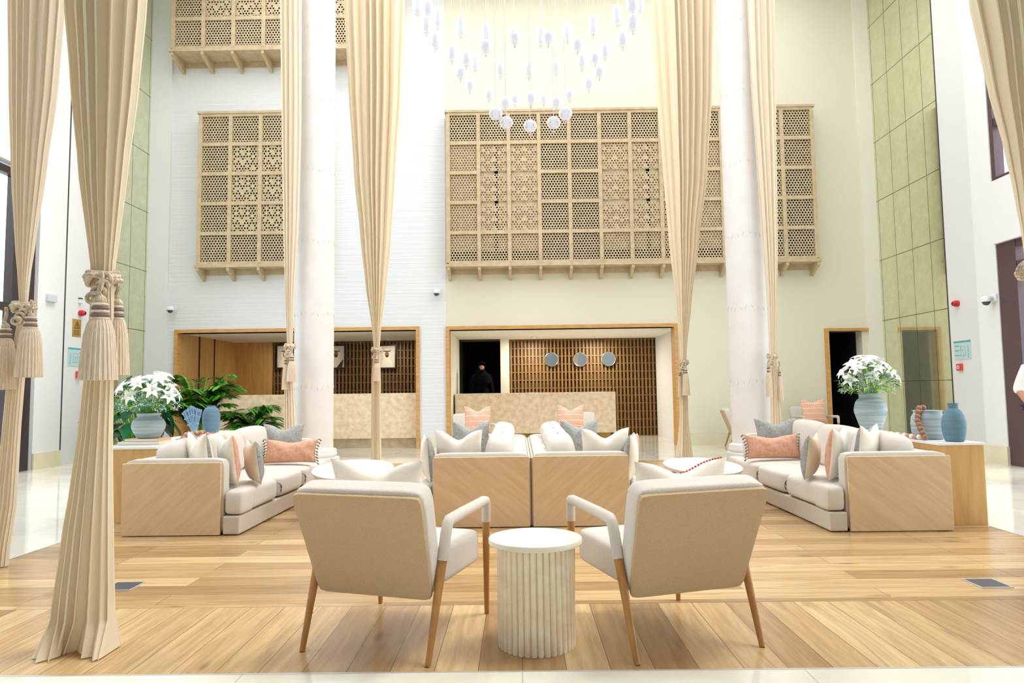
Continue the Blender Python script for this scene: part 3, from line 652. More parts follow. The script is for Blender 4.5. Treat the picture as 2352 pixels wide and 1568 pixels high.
a = at(398, 112, 14.0)
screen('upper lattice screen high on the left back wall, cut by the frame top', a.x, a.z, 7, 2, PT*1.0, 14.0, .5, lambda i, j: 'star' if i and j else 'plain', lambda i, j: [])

# ------------------------------------------------------------------ columns
def column(x, y, r, lab):
    c = thing('column', lab, 'column', (x, y, 0)); c['kind'] = 'structure'
    def md(a, z): return 1.0
    MB().lathe([(r, .26), (r, 10.2)], 64, cap=False).build('shaft', M['columnw'], c)
    MB().lathe([(r+.0, .3), (r+.05, .28), (r+.06, .2), (r+.03, .16), (r+.1, .15), (r+.1, 0)], 64, cap=False).build('base', M['columnw'], c)
    rng = random.Random(int(x*10)); k = MB()
    for j in range(8):
        zc = 1.28+j*1.19
        for i in range(22):
            a = 2*PI*i/22+.1*rng.random()
            for s_ in ((1,) if i % 2 else (-1,)):
                q = []
                for t_ in (-1, 0, 1):
                    aa = a+t_*.045*s_; q.append(((r+.0015)*math.cos(aa), (r+.0015)*math.sin(aa), zc+t_*.035+.02*math.sin(i*1.3)))
                k.tube(q, [.001, .006, .001], 5)
    k.build('carved_marks', mat('column_carving_%d' % int(x), (212, 208, 200), .8), c)
column(-3.36, 11.2, .315, 'left white round column with carved rings, behind the left sofa')
column(3.79, 11.2, .325, 'right white round column with carved rings, behind the right sofa')

# ------------------------------------------------------------------ curtains and tiebacks
def lerp_prof(pr, z):
    if z >= pr[0][0]: return pr[0][1:]
    for (z0, *a), (z1, *b) in zip(pr, pr[1:]):
        if z0 >= z >= z1:
            t = (z0-z)/(z0-z1); t = t*t*(3-2*t)*.35+t*.65
            return [p+(q-p)*t for p, q in zip(a, b)]
    return pr[-1][1:]
def curtain(lab, Y, prof, n, m, seed, ztop=9.9, depth=.2, puddle=None, ybot=None):
    rng = random.Random(seed); pr = []
    for (y, xl, xr) in prof:
        p, q = at(xl, y, Y), at(xr, y, Y); pr.append([(p.z+q.z)/2, (p.x+q.x)/2, q.x-p.x])
    pr.sort(key=lambda t: -t[0])
    (z0, c0, w0), (z1, c1, w1) = pr[0], pr[1]
    if z0 < ztop-.3:
        k = min(1.0, (ztop-z0)/(z0-z1)*.35); wt = min(w0+(w0-w1)*k, max(w0, 1.25)); pr.insert(0, [ztop, c0+(c0-c1)*k*.5, wt])
    zb = pr[-1][0]
    if zb > .02: pr.append([.006, pr[-1][1], pr[-1][2]*1.03])
    else: pr[-1][0] = .006
    S = 22*n; levels = 70; P = []
    ph = [rng.uniform(-.35, .35) for _ in range(n+2)]; am = [rng.uniform(.6, 1.25) for _ in range(n+2)]
    cx0 = pr[-1][1]
    def sm(arr, s):
        i = int(s*n); f_ = s*n-i; f_ = f_*f_*(3-2*f_); return arr[i]*(1-f_)+arr[min(i+1, n)]*f_
    zs = [pr[0][0]+(.006-pr[0][0])*i/levels for i in range(levels+1)]
    for z in zs:
        cx, w_ = lerp_prof(pr, z); b = min(depth, .26*w_+.02); row = []
        amp = min(.085, w_/n*.62)
        for side_ in (0, 1):
            for i in range(S):
                s = i/S; s = s if side_ == 0 else 1-s
                t_ = 2*s-1; ed = max(0, 1-t_**6)
                a_ = 2*PI*(n*s+sm(ph, s)+.06*math.sin(z*1.1+6*s)) + (PI*.5 if side_ else 0)
                wv = math.sin(a_); wv = wv*(1.25-.25*abs(wv))
                y = (-1 if side_ == 0 else 1)*b*(1-t_**4)*.55+amp*wv*ed*sm(am, s)
                x = cx+t_*w_/2+.22*w_/n*math.sin(2*a_)*ed
                if puddle and z < .16:
                    kk = (1-z/.16); y += (-.16*kk*(.5+.5*math.sin(7*s+1)) if side_ == 0 else 0)*puddle; x += puddle*.05*kk*math.sin(9*s)
                row.append((x-cx0, y, z))
        P.append(row)
    o = MB().grid(P, closed=True)
    t = thing('curtain', lab, 'curtain', (cx0, Y, 0)); o.build('drape', m, t, angle=180)
    MB().tube([(pr[0][1]-cx0-pr[0][2]/2-.05, 0, ztop+.02), (pr[0][1]-cx0+pr[0][2]/2+.05, 0, ztop+.02)], .02, 8).build('track', M['trimmetal'], t)
    return t
def coil(r1, r2, turns, dz, tilt, y0=0, n=20):
    pts = []
    for i in range(int(turns*n)+1):
        a = 2*PI*i/n; pts.append((r1*math.cos(a), r2*math.sin(a), dz*i/n+tilt*math.cos(a)+.006*math.sin(3*a)))
    return pts
def tassel_parts(t, x, y, ztop, s, cap_h, sk_h, r, ttop):
    # twisted hanger, ball, banded cap, thread skirt
    te = bpy.data.objects.new('tassel', MB().tube([(0, 0, 0), (.01*s, -.008*s, -.05*s), (-.008*s, 0, -.1*s), (0, 0, -.13*s)], .012*s, 8).ball((0, 0, -.14*s), .028*s, 12).mesh('tassel', M['rope'])); COL.objects.link(te); te.parent = t; te.location = (x, y, ztop)
    z = -.15*s; pf = [(r*.35, z)]; 
    for k in range(5):
        pf += [(r*(.40+.02*k), z-cap_h*(k+.1)/5), (r*(.48+.02*k), z-cap_h*(k+.5)/5), (r*(.40+.02*k), z-cap_h*(k+.9)/5)]
    cm = MB().lathe(pf, 24)
    for fi, f_ in enumerate(cm.f): cm.mi[fi] = 1 if (fi//24) % 6 in (1, 2) else 0
    cm.build('cap', [M['taupe'], M['skirt']], te)
    z2 = z-cap_h
    def md(a, zz): return 1+.03*math.sin(a*23+zz*3)+.022*math.sin(a*51+1)
    MB().lathe([(r*.5, z2+.01), (r*.66, z2-.02*s), (r*.8, z2-sk_h*.25), (r*.93, z2-sk_h*.7), (r*1.0, z2-sk_h)], 160, mod=md).build('thread_skirt', M['skirt'], te)
    return te
def tieback(lab, x, y, z, a, b, s, tassels, rope_r=.014, par=0):
    t = thing('curtain_tieback', lab, 'tieback', (x, y, z))
    r = MB(); 
    for j in range(3): r.tube(coil(a+.006*j, b+.006*j, 1.0, .0, .02-.02*j+.01*s, n=24)[:25], rope_r, 8, cap=False)
    o = MB(); o.v = [(vx, vy, vz+(0)) for vx, vy, vz in r.v]; o.f = r.f; o.mi = r.mi
    for j in range(3):
        o.tube(coil(a, b, 1.0, .012, (-.03+.02*j), n=24), rope_r, 8)
    # loops of a loose knot on the front
    kx = a*.2+par*(-b-.03)
    for j in range(4):
        cx = kx-.012*j*s; pts = [(cx+.03*s*math.sin(q*2*PI)*(.7+.15*j), -b-.02-.012*j, -.03*s*j-.05*s*(1-math.cos(q*2*PI))*.5) for q in [i/14 for i in range(15)]]
        o.tube(pts, rope_r*.9, 7)
    o.build('rope', M['rope'], t)
    for (dx, dy, dz, ss, ch, sh, rr) in tassels:
        tassel_parts(t, dx, dy, dz, ss, ch, sh, rr, 0)
    return t
CT = M['curtain']; CW = M['curtainw']
curtain('large cream curtain tied with a thick tassel in the left foreground', 3.32, [(0, 150, 337), (200, 165, 318), (400, 183, 292), (560, 203, 272), (640, 214, 260), (700, 209, 262), (760, 205, 263), (870, 195, 260), (1000, 181, 258), (1100, 166, 258), (1250, 142, 260), (1380, 124, 262), (1450, 118, 263), (1490, 112, 262)], 7, CT, 3, depth=.13, puddle=.8)
curtain('ivory curtain with two tassels at the far left edge', 4.9, [(0, 20, 150), (200, 22, 133), (400, 27, 105), (550, 35, 82), (640, 42, 68), (705, 46, 62), (800, 30, 62), (870, 17, 56), (1000, 5, 46), (1150, -12, 38), (1290, -40, 18)], 8, CW, 5, depth=.14)
curtain('slim cream curtain against the left side of the left column', 10.72, [(0, 643, 693), (300, 647, 692), (500, 650, 687), (700, 655, 675), (790, 659, 672), (860, 653, 674), (985, 652, 680), (1080, 650, 682)], 5, CW, 11, depth=.1)
curtain('cream curtain hanging between the left column and the middle opening', 12.05, [(0, 790, 930), (200, 800, 922), (400, 813, 908), (550, 828, 898), (650, 839, 888), (760, 855, 875), (800, 858, 872), (870, 853, 875), (950, 853, 875), (1057, 852, 876)], 8, CT, 17, depth=.14)
curtain('cream curtain hanging just left of the right column', 12.0, [(0, 1492, 1640), (200, 1507, 1636), (400, 1523, 1625), (550, 1536, 1606), (700, 1553, 1588), (800, 1562, 1578), (835, 1563, 1577), (900, 1560, 1580), (960, 1561, 1581), (1000, 1558, 1585), (1050, 1552, 1592)], 9, CT, 23, depth=.14)
curtain('slim cream curtain against the right side of the right column', 10.72, [(0, 1716, 1779), (200, 1725, 1781), (400, 1740, 1784), (550, 1751, 1786), (700, 1762, 1785), (815, 1767, 1781), (870, 1769, 1789), (985, 1770, 1797), (1070, 1771, 1799)], 5, CW, 29, depth=.1)
curtain('large cream curtain swept off the upper right edge', 4.1, [(0, 2230, 2430), (120, 2256, 2425), (200, 2273, 2418), (350, 2312, 2405), (450, 2333, 2395), (560, 2352, 2386), (630, 2358, 2382), (760, 2358, 2392), (1000, 2360, 2405), (1290, 2364, 2425)], 7, CT, 31, depth=.14)
def tb(lab, px, py, Y, a, b, s, tas, rr):
    c = at(px, py, Y); tas = [(dx+c.x*dy/Y, dy, dz+(c.z-CAMZ)*dy/Y, *q) for dx, dy, dz, *q in tas]
    return tieback(lab, c.x, Y, c.z, a, b, s, tas, rr, c.x/Y)
tb('thick rope tieback with a big fringed tassel on the left foreground curtain', 237, 640, 3.32, .062, .075, 1, [(-.01, -.13, .035, 1, .085, .28, .08), (.075, .03, -.0, .9, .075, .27, .06)], .012)
tb('knotted rope tieback with two tassels on the far left curtain', 54, 705, 4.9, .06, .07, 1, [(-.125, -.06, .0, 1, .09, .35, .085), (.055, -.1, .05, .8, .09, .34, .085)], .013)
tb('rope tieback with two small tassels beside the left column', 666, 795, 10.72, .07, .07, 1.2, [(-.07, -.06, -.05, 1, .1, .38, .05), (.03, -.12, .0, 1, .1, .3, .075)], .018)
tb('rope tieback with one tassel on the curtain right of the left column', 865, 803, 12.05, .075, .07, 1.2, [(.0, -.13, .0, 1, .1, .3, .07)], .018)
tb('rope tieback with two tassels on the curtain left of the right column', 1570, 832, 12.0, .07, .07, 1.2, [(.03, -.13, .04, 1, .1, .36, .065), (-.07, -.02, -.02, 1, .08, .36, .045)], .018)
tb('rope tieback with two tassels beside the right column', 1774, 818, 10.72, .065, .07, 1.2, [(-.07, -.1, .0, 1, .12, .36, .05), (.1, -.02, -.08, 1, .1, .36, .05)], .018)
tg = tb('loose rope loop tieback at the right picture edge', 2370, 630, 4.1, .06, .07, 1, [], .012)
lp = MB(); pts = []
for i in range(25):
    a_ = 2*PI*i/24; pts.append((-.095+.05*math.cos(a_)+.03*math.sin(a_), -.09, .03+.045*math.sin(a_)))
lp.tube(pts, .008, 8, cap=False).tube([(p[0]+.015, p[1]-.01, p[2]+.006) for p in pts], .008, 8, cap=False).build('rope_loop', M['rope'], tg)

# ------------------------------------------------------------------ chandelier
ch = thing('chandelier', 'cascading chandelier of clear glass pendants hanging on fine cables', 'chandelier', (.05, 7.2, 10.1))
MB().lathe([(2.0, .0), (2.0, -.06), (1.9, -.08)], 48).build('canopy', M['white'], ch)
PX = [(230, 45, 90, 180), (325, 75, 105, 140), (415, 165, 90, 180), (310, 222, 105, 150), (390, 365, 105, 150), (620, 245, 95, 170), (540, 480, 105, 145), (670, 530, 110, 130), (750, 565, 80, 135), (620, 655, 110, 110), (703, 765, 100, 110),
 (850, 290, 90, 160), (845, 420, 120, 115), (875, 850, 95, 95), (975, 620, 95, 140), (1095, 290, 85, 90), (1107, 345, 120, 110), (1230, 630, 90, 140), (1340, 325, 90, 170), (1408, 340, 125, 110), (1478, 605, 90, 130), (1580, 290, 90, 165),
 (1670, 405, 120, 120), (1812, 225, 95, 170), (1712, 548, 100, 140), (1830, 520, 110, 120), (1920, 455, 100, 135), (1868, 645, 110, 110), (1775, 755, 105, 110), (2028, 138, 95, 180), (2165, 40, 120, 160), (2235, 30, 80, 140), (2168, 205, 120, 145),
 (2078, 350, 115, 150), (1598, 850, 95, 95), (1022, 930, 115, 110), (1107, 893, 90, 95), (1253, 888, 115, 110), (1365, 888, 90, 95), (1480, 925, 115, 110), (935, 1022, 120, 115), (1030, 1103, 120, 100), (1245, 1135, 115, 105), (1457, 1105, 120, 105), (1563, 1022, 120, 110)]
for (u, v, w_, h_) in PX:
    dia = .134; wp = w_*1.06/3.92; hp = h_*1.04/3.92
    if h_/w_ > 1.6: dia = .135
    Yp = max(5.9, min(9.0, dia*FPX/wp)); c = at(900+u/3.92, v/3.92, Yp); r = wp*Yp/FPX/2; h = hp*Yp/FPX/2
    e = 2.2 if h_/w_ < 1.12 else (3.0 if h_/w_ < 1.5 else 5.0)
    prof = []
    for i in range(15):
        t_ = math.sin(PI/2*(-1+2*i/14)); tt_ = max(-1, min(1, t_)); prof.append((max(.006, r*(1-abs(tt_)**e)**(1/e)), h*tt_))
    po = MB().lathe(prof, 28, mod=lambda a, z: 1+.018*math.sin(a*14)).build('glass_pendant', M['pend'], ch, loc=(c.x-.05, Yp-7.2, c.z-10.1))
    MB().lathe([(.004, h*.8), (r*.38, h*.62), (r*.42, 0), (r*.38, -h*.62), (.004, -h*.8)], 14).build('frosted_core', M['core'], po)
    MB().tube([(0, 0, h), (0, 0, 10.05-c.z)], .0035, 5).build('cable', M['cable'], po)
    MB().tube([(0, 0, -h-.03), (0, 0, -h+.01)], .004, 6).ball((0, 0, -h-.03), .009, 8).build('finial', M['chrome'], po)

# ------------------------------------------------------------------ sofas
SL = 2.66
def make_sofa(lab, hs=(0, .01, .03)):
    s = thing('sofa', lab, 'sofa', (0, 0, 0), 0, 'low ivory sofas with wood veneer sides')
    for y0, sg in ((0, 1), (SL, -1)):
        ya, yb = sorted((y0+sg*.028, y0+sg*.16))
        MB().cushion((.43, (ya+yb)/2, .325), (.86, yb-ya, .64), e=14, seg=9).build('arm', M['fabric'], s)
        pa_, pb_ = sorted((y0, y0+sg*.028)); B((.0, pa_, .006), (.845, pb_, .615)).build('side_panel', M['veneer'], s, smooth=False, bevel=.003)['label'] = 'sand coloured wood veneer end panel'
    MB().cushion((.085, SL/2, .32), (.15, SL-.06, .63), e=14, seg=9).build('backrest_frame', M['fabric'], s)
    B((-.012, .03, .01), (.008, SL-.03, .6)).build('back_panel', M['fabwarm'], s, smooth=False)
    MB().box((.1, .165, .008), (.872, SL-.165, .163)).box((.866, .004, .008), (1.01, SL-.004, .163)).build('base', M['fabwarm'], s, smooth=False, bevel=.012)
    n = 3; L_ = (SL-.33)/n; rng = random.Random(2)
    for i in range(n):
        y = .165+L_*(i+.5)
        mb = MB().cushion((.59, y, .272), (.88, L_-.002, .208), e=8, puff=.09, seg=11)
        if i != 1:
            ye = .15 if i == 0 else SL-.15; mb.cushion((.952, ye, .272), (.156, .29, .204), e=6, puff=.03, seg=8)
        mb.mat(1)
        if i < n:      # brush strokes near cushion seam on the front roll
            for k in range(2):
                yy = y-L_/2+.035+.02*k; pts = []
                for q in range(7): pts.append((1.027-.02*max(0, q-4)-.003*abs(q-2), yy+.009*math.sin(q*2.3+k), .215+.019*q))
                mb.tube(pts, [.001, .004, .002, .005, .003, .002, .001], 5)
        mb.build('seat_cushion', [M['fabric'], M['stroke']], s)
        mb = MB().cushion((.29, y, .572+hs[i]/2), (.26, L_-.004, .42+hs[i]), e=3.8, puff=.05, seg=10, rot=(0, -.2, 0))
        mb.mat(1)
        for k in range(2): mb.tube([(.25+.02*k, y-.15+.02*q+.14*k, .786+hs[i]-.006*q*k*.5+.002*math.sin(q)) for q in range(6)], [.001, .006, .004, .007, .004, .001], 5)
        mb.build('back_cushion', [M['fabric'], M['stroke']], s)
    return s
sofa = make_sofa('ivory sofa on the left, wood end panel facing the viewer, near the flower vase'); sofa.location = (-3.40, 5.87, 0)
sofa2 = make_sofa('ivory sofa on the right, wood end panel facing the viewer, before the oak console', (.03, .01, 0)); sofa2.location = (3.56, 5.73+SL, 0); sofa2.rotation_euler = (0, 0, PI)
dup(sofa2, (.085, 6.08+SL, 0), PI, 'left one of the two back to back ivory sofas in the middle')
dup(sofa, (.115, 6.08, 0), 0, 'right one of the two back to back ivory sofas in the middle')

# ------------------------------------------------------------------ pillows
def pillow_mesh(w_, h_, t_, front, back, chop=.05, n=18, fringe=False, corner=.085):
    def sh(u, v):
        x = u*w_/2*(1-corner*(1-v*v)); z = (v+1)/2*h_
        z += -corner*h_*.5*(1-u*u)*v
        z -= chop*math.exp(-(u/.42)**2)*((v+1)/2)**3
        th = t_/2*((1-abs(u)**2.6)*(1-abs(v)**2.6))**.55
        th *= 1-.25*math.exp(-(u/.25)**2)*((v+1)/2)**4
        return x, z, th
    mb = MB(); g = [math.sin(PI/2*(-1+2*i/n))*.6+.4*(-1+2*i/n) for i in range(n+1)]
    for sgn, mi in ((-1, 0), (1, 1)):
        mb.mat(mi); P = []
        for v in g:
            row = []
            for u in g:
                x, z, th = sh(u, v); row.append((x, sgn*th+.004*math.sin(9*u+5*v)*(1 if th > .01 else 0), z))
            P.append(row if sgn > 0 else row)
        mb.grid(P)
    if fringe:
        mb.mat(2)
        for sx in (-1, 1):
            for k in range(9):
                x, z, th = sh(sx, -1+2*k/8); mb.tube([(x, 0, z), (x+sx*.02, -.008, z-.004), (x+sx*.035, .006*math.sin(k), z-.02)], [.004, .007, .009], 6)
    m = mb.mesh('pillow', [front, back, M['fringe']], True, 60); return m
def pillow(lab, loc, size, yaw=0, lean=.2, roll=0, front='linen', back='linen', chop=.05, t=.15, h=None, fringe=False, grp=None, corner=.085):
    o = bpy.data.objects.new('pillow', pillow_mesh(size, h or size, t, M[front], M[back], chop, fringe=fringe, corner=corner)); COL.objects.link(o)
    o.location = loc; o.rotation_euler = (-lean, roll, yaw); tag(o, lab, 'pillow', grp); return o
sz = .385
# left sofa
pillow('grey blue floral pillow standing at the far end of the left sofa', (-2.83, 8.12, sz+.01), .5, 0, .3, front='floral', back='linen', chop=.06, h=.46)
pillow('peach lumbar pillow with taupe fringe on the left sofa', (-2.63, 7.86, sz+.02), .62, -.06, .25, front='pink', back='pink', h=.27, chop=.03, t=.16, fringe=True)
pillow('white pillow with tapestry front leaning on the near arm of the left sofa', (-2.86, 6.2, sz), .48, math.radians(133), .12, front='tapestry', back='linen', chop=.06)
pillow('cream pillow with peach front, second from the near arm of the left sofa', (-2.62, 6.25, sz), .46, math.radians(127), .12, front='pink', back='linen', chop=.05)
pillow('cream pillow with teal floral front, farthest from the near arm of the left sofa', (-2.44, 6.38, sz-.005), .4, math.radians(122), .14, front='floral', back='linenw', chop=.04)
# right sofa
pillow('grey floral pillow standing at the far end of the right sofa', (3.0, 7.95, sz+.01), .5, 0, .3, front='floral', back='linen', chop=.06, h=.46)
pillow('peach lumbar pillow with taupe fringe on the right sofa', (2.83, 7.68, sz+.02), .62, .08, .25, front='pink', back='pink', h=.27, chop=.03, t=.16, fringe=True)
pillow('white pillow with tapestry front leaning on the near arm of the right sofa', (3.02, 6.08, sz), .48, math.radians(-133), .12, front='tapestry', back='linen', chop=.06)
pillow('cream pillow with peach front in the middle of the right sofa row', (2.78, 6.13, sz), .46, math.radians(-127), .12, front='pink', back='linen', chop=.05)
pillow('beige pillow with grey floral front, farthest from the near arm of the right sofa', (2.6, 6.25, sz-.005), .4, math.radians(-122), .14, front='floral', back='linenw', chop=.04)
# middle sofas
pillow('cream pillow behind the near arm of the left middle sofa', (-.56, 6.42, sz), .46, math.radians(172), .1, front='linen', back='linen', chop=.08)
pillow('white pillow seen edge on at the seat front of the left middle sofa', (-.84, 6.42, sz-.01), .42, math.radians(100), .08, front='tapestry', back='linen', chop=.04, t=.13)
pillow('grey blue tapestry pillow far along the left middle sofa', (-.58, 8.2, sz), .46, 0, .2, front='tapestry', back='linen', chop=.08)
pillow('small peach pillow lying on the seat edge of the left middle sofa', (-.83, 7.2, sz), .36, math.radians(60), .3, front='pink', back='pink', h=.2, t=.1, chop=.01)
pillow('cream pillow behind the near arm of the right middle sofa', (.79, 6.42, sz), .46, math.radians(188), .1, front='linen', back='linen', chop=.08)
pillow('white pillow seen edge on at the seat front of the right middle sofa', (1.0, 6.3, sz-.01), .42, math.radians(-104), .08, front='tapestry', back='linen', chop=.04, t=.13)
pillow('small peach and white pillow beyond the near arm of the right middle sofa', (1.04, 6.75, sz-.005), .38, math.radians(-125), .12, front='linen', back='pink', chop=.03)
pillow('grey blue tapestry pillow far along the right middle sofa', (.72, 8.2, sz), .46, 0, .2, front='tapestry', back='linen', chop=.08)

# ------------------------------------------------------------------ armchairs
def make_chair(lab, grp):
    c = thing('armchair', lab, 'armchair', (0, 0, 0), 0, grp)
    def leg(pts, rs, sx): 
        return MB().tube([(sx*p[0], p[1], p[2]) for p in pts], rs, 14).build('leg', M['oakleg'], c)
    for sx in (-1, 1):
        leg([(.32, -.37, 0), (.321, -.365, .012), (.328, -.215, .44)], [.013, .0135, .023], sx)
        leg([(.322, .375, 0), (.322, .375, .012), (.325, .368, .5)], [.0125, .013, .021], sx)
        a_ = MB().tube([(sx*.328, -.222, .42), (sx*.331, -.19, .53), (sx*.333, -.172, .577), (sx*.332, -.15, .592), (sx*.330, .0, .598), (sx*.327, .33, .606), (sx*.326, .357, .602), (sx*.3255, .368, .585), (sx*.325, .369, .49)], [.0265, .0265, .0265, .027, .027, .027, .0265, .025, .024], 16)
        a_.build('armrest', M['wrap'], c)['label'] = 'pale leather wrapped armrest'
    # seat
    MB().cushion((0, .085, .368), (.60, .57, .172), e=10, puff=.07, seg=11).build('seat', M['fabric'], c)
    # back: leaning slab
    th = .115; zb, zt = .265, .775
    def slab(w0, w1, t0, t1, zb_, zt_, e=11, seg=12):
        mb = MB().cushion((0, 0, 0), (2, 2, 2), e=e, seg=seg); nv = []
        for (x, y, z) in mb.v:
            k = (z+1)/2; zz = zb_+(zt_-zb_)*k; w_ = w0+(w1-w0)*k
            yc = -.215-.19*k; off = t0+(t1-t0)*(y+1)/2; nv.append((x*w_/2, yc+off, zz+off*.33))
        mb.v = nv; return mb
    slab(.60, .672, -.045, .068, zb, zt).build('backrest', M['fabric'], c)
    slab(.592, .658, -.056, -.03, zb+.003, zt-.02, e=22).build('backrest_panel', M['fabtan'], c)['label'] = 'tan woven outer back panel'
    return c
CH1 = make_chair('front left armchair with tan back, left of the fluted side table', 'ivory armchairs with oak legs'); CH1.location = (-.608, 3.52, 0); CH1.rotation_euler = (0, 0, math.radians(-17.5))
dup(CH1, (.695, 3.52, 0), math.radians(17.5), 'front right armchair with tan back, right of the fluted side table')
dup(CH1, (-.80, 12.1, 0), math.radians(180+12), 'far armchair facing the viewer, behind the left middle sofa')
dup(CH1, (.98, 12.1, 0), math.radians(180-10), 'far armchair facing the viewer, behind the right middle sofa')
dup(CH1, (4.52, 13.75, 0), math.radians(-100), 'armchair in side view against the back wall, left of the right column')
dup(CH1, (5.88, 13.75, 0), math.radians(178), 'armchair with coral pillow against the back wall, left of the dark doorway')
pillow('white linen pillow on the front left armchair', (-.665, 3.38, .458), .50, math.radians(180-17.5), .2, front='linen', back='linen', chop=.055, h=.43, t=.15)
sp_ = pillow('white pillow with red stitched edge on the front right armchair', (.75, 3.38, .458), .50, math.radians(180+17.5), .2, front='linen', back='linen', chop=.055, h=.41, t=.15)
stt = MB(); w_, h_, ck = .50, .41, .085
for q in range(15):
    us = [.02+.92*(q+k*.3)/15 for k in (0, 1, 2)]
    stt.tube([(-u*w_/2, -.012, h_-ck*h_*.5*(1-u*u)-.055*math.exp(-(u/.42)**2)+.001) for u in us], .0045, 5)
stt.build('stitching', M['stitch'], sp_)
pillow('coral chevron pillow on the far left armchair', (-.72, 12.0, .46), .48, math.radians(6), .22, front='zig', back='linen', chop=.08)
pillow('coral chevron pillow on the far right armchair', (.90, 12.0, .46), .48, math.radians(-6), .22, front='zig', back='linen', chop=.08)
pillow('coral chevron pillow on the armchair by the dark doorway', (5.88, 13.68, .46), .5, 0, .22, front='zig', back='linen', chop=.05)
pillow('grey patterned pillow on the side view armchair by the wall', (4.45, 13.76, .46), .44, math.radians(80), .25, front='floral', back='linenw', chop=.05)

# ------------------------------------------------------------------ tables
st = thing('side_table', 'round fluted travertine side table between the two front armchairs', 'side table', (.07, 3.34, 0))
nf = 36; R0 = .172
def flute(a, z): return 1+.0*a
pf = []
sd = MB(); prof_pts = []
for k in range(nf):
    for j in range(6):
        a_ = 2*PI*(k+(j/6))/nf; t_ = (j/6)*2-1; rr = R0+.013*math.sqrt(max(0, 1-t_*t_)) if j else R0-.001
        prof_pts.append((rr*math.cos(a_), rr*math.sin(a_)))
sd.grid([[(x, y, z) for x, y in prof_pts] for z in (.0, .47)], closed=True).add([(x, y, .47) for x, y in prof_pts], [tuple(range(len(prof_pts)))])
sd.build('fluted_base', M['travertine'], st, angle=50)
MB().lathe([(.0, .47), (.221, .47), (.2245, .474), (.2245, .492), (.222, .4955), (0.0001, .4955)], 72, cap=False).build('table_top', M['travtop'], st)
def coffee(lab, cx, cy, a, b, rz, z=.40):
    t = thing('coffee_table', lab, 'coffee table', (cx, cy, 0), rz); n = 64
    def ring(s, zz): return [(a*s*math.cos(2*PI*k/n), b*s*math.sin(2*PI*k/n), zz) for k in range(n)]
    MB().grid([ring(.965, z-.035), ring(.99, z-.012), ring(1, z-.004), ring(.995, z)], closed=True).add(ring(.995, z), [tuple(range(n))]).add(ring(.965, z-.035), [tuple(range(n))]).build('table_top', M['tabtop'], t)
    for sx, sy in ((1, 1), (1, -1), (-1, 1), (-1, -1)):
        MB().box((sx*a*.62-.03, sy*b*.55-.02, 0), (sx*a*.62+.03, sy*b*.55+.02, z-.035)).build('leg', M['oakleg'], t, smooth=False, bevel=.006)
coffee('white oval coffee table before the left sofa', -1.675, 6.95, .88, .4, math.radians(100), .44)
coffee('white oval coffee table before the right sofa', 1.80, 6.85, .74, .36, math.radians(86), .44)

# consoles
def console(lab, x0, x1, y0, y1, z):
    c = thing('console_table', lab, 'console', ((x0+x1)/2, y0, 0)); h = (x1-x0)/2
    B((-h+.008, .008, 0), (h-.008, y1-y0, z-.022)).build('oak_body', M['oak'], c, smooth=False, bevel=.003)
    B((-h, 0, z-.022), (h, y1-y0, z)).build('top', M['consoletop'], c, smooth=False, bevel=.003)
console('oak console with white top behind the left sofa, under the flowers', -4.02, -3.44, 6.48, 9.2, .71)
console('oak console with white top behind the right sofa, carrying blue vases', 3.60, 4.0, 5.95, 9.1, .70)

# ------------------------------------------------------------------ vases, flowers
def vase(lab, loc, prof, m, ring=0, name='vase'):
    outer = [(r, z) for r, z in prof]; inner = [(max(.004, r-.006), z) for r, z in reversed(prof[1:])]; inner[-1] = (.004, prof[1][1]+.01)
    # smooth profile by catmull
    def cr(P, n=6):
        out = []
        for i in range(len(P)-1):
            p0, p1, p2, p3 = P[max(i-1, 0)], P[i], P[i+1], P[min(i+2, len(P)-1)]
            for k in range(n):
                t = k/n; out.append(tuple(.5*((2*p1[d])+(-p0[d]+p2[d])*t+(2*p0[d]-5*p1[d]+4*p2[d]-p3[d])*t*t+(-p0[d]+3*p1[d]-3*p2[d]+p3[d])*t**3) for d in (0, 1)))
        out.append(P[-1]); return [(max(.003, r), z) for r, z in out]
    P = cr(outer)+cr(inner)
    if ring: P = [(r+(ring*math.sin(z*220) if 0.03 < r else 0), z) for r, z in P]
    o = MB().lathe(P, 48, cap=False).add([(P[0][0]*math.cos(2*PI*k/48), P[0][0]*math.sin(2*PI*k/48), P[0][1]) for k in range(48)], [tuple(range(48))]).build(name, m)
    o.location = loc; tag(o, lab, 'vase'); return o
def leafq(mb, p, d, up, L_, W_, bend=.2, n=4):
    p = Vector(p); d = Vector(d).normalized(); s = d.cross(Vector(up));
    if s.length < 1e-3: s = Vector((1, 0, 0))
    s.normalize(); nrm = s.cross(d); P = []
    for i in range(n+1):
        t = i/n; w_ = W_*math.sin(PI*(t*.93+.04))**.8*.5; c = p+d*L_*t-nrm*(bend*L_*t*t); P.append([c-s*w_-nrm*(-.12*w_), c, c+s*w_+nrm*(.12*w_)])
    mb.grid(P)
def lily(c, d, s, rng, n=6):
    mb = MB(); d = Vector(d).normalized(); u = d.orthogonal().normalized(); v = d.cross(u); ph = rng.random()*6
    for k in range(6):
        a_ = ph+2*PI*k/6; o = (u*math.cos(a_)+v*math.sin(a_)); base = Vector(c); dr = (d*.62+o*.9).normalized(); P = []; sd_ = dr.cross(d).normalized()
        for i in range(6):
            t = i/5; w_ = s*.22*math.sin(PI*(t*.9+.07)); cc = base+d*s*(.95*t-.75*t*t)+o*s*(.3*t+.6*t*t); P.append([cc-sd_*w_+d*w_*.25, cc, cc+sd_*w_+d*w_*.25])
        mb.grid(P)
    return mb
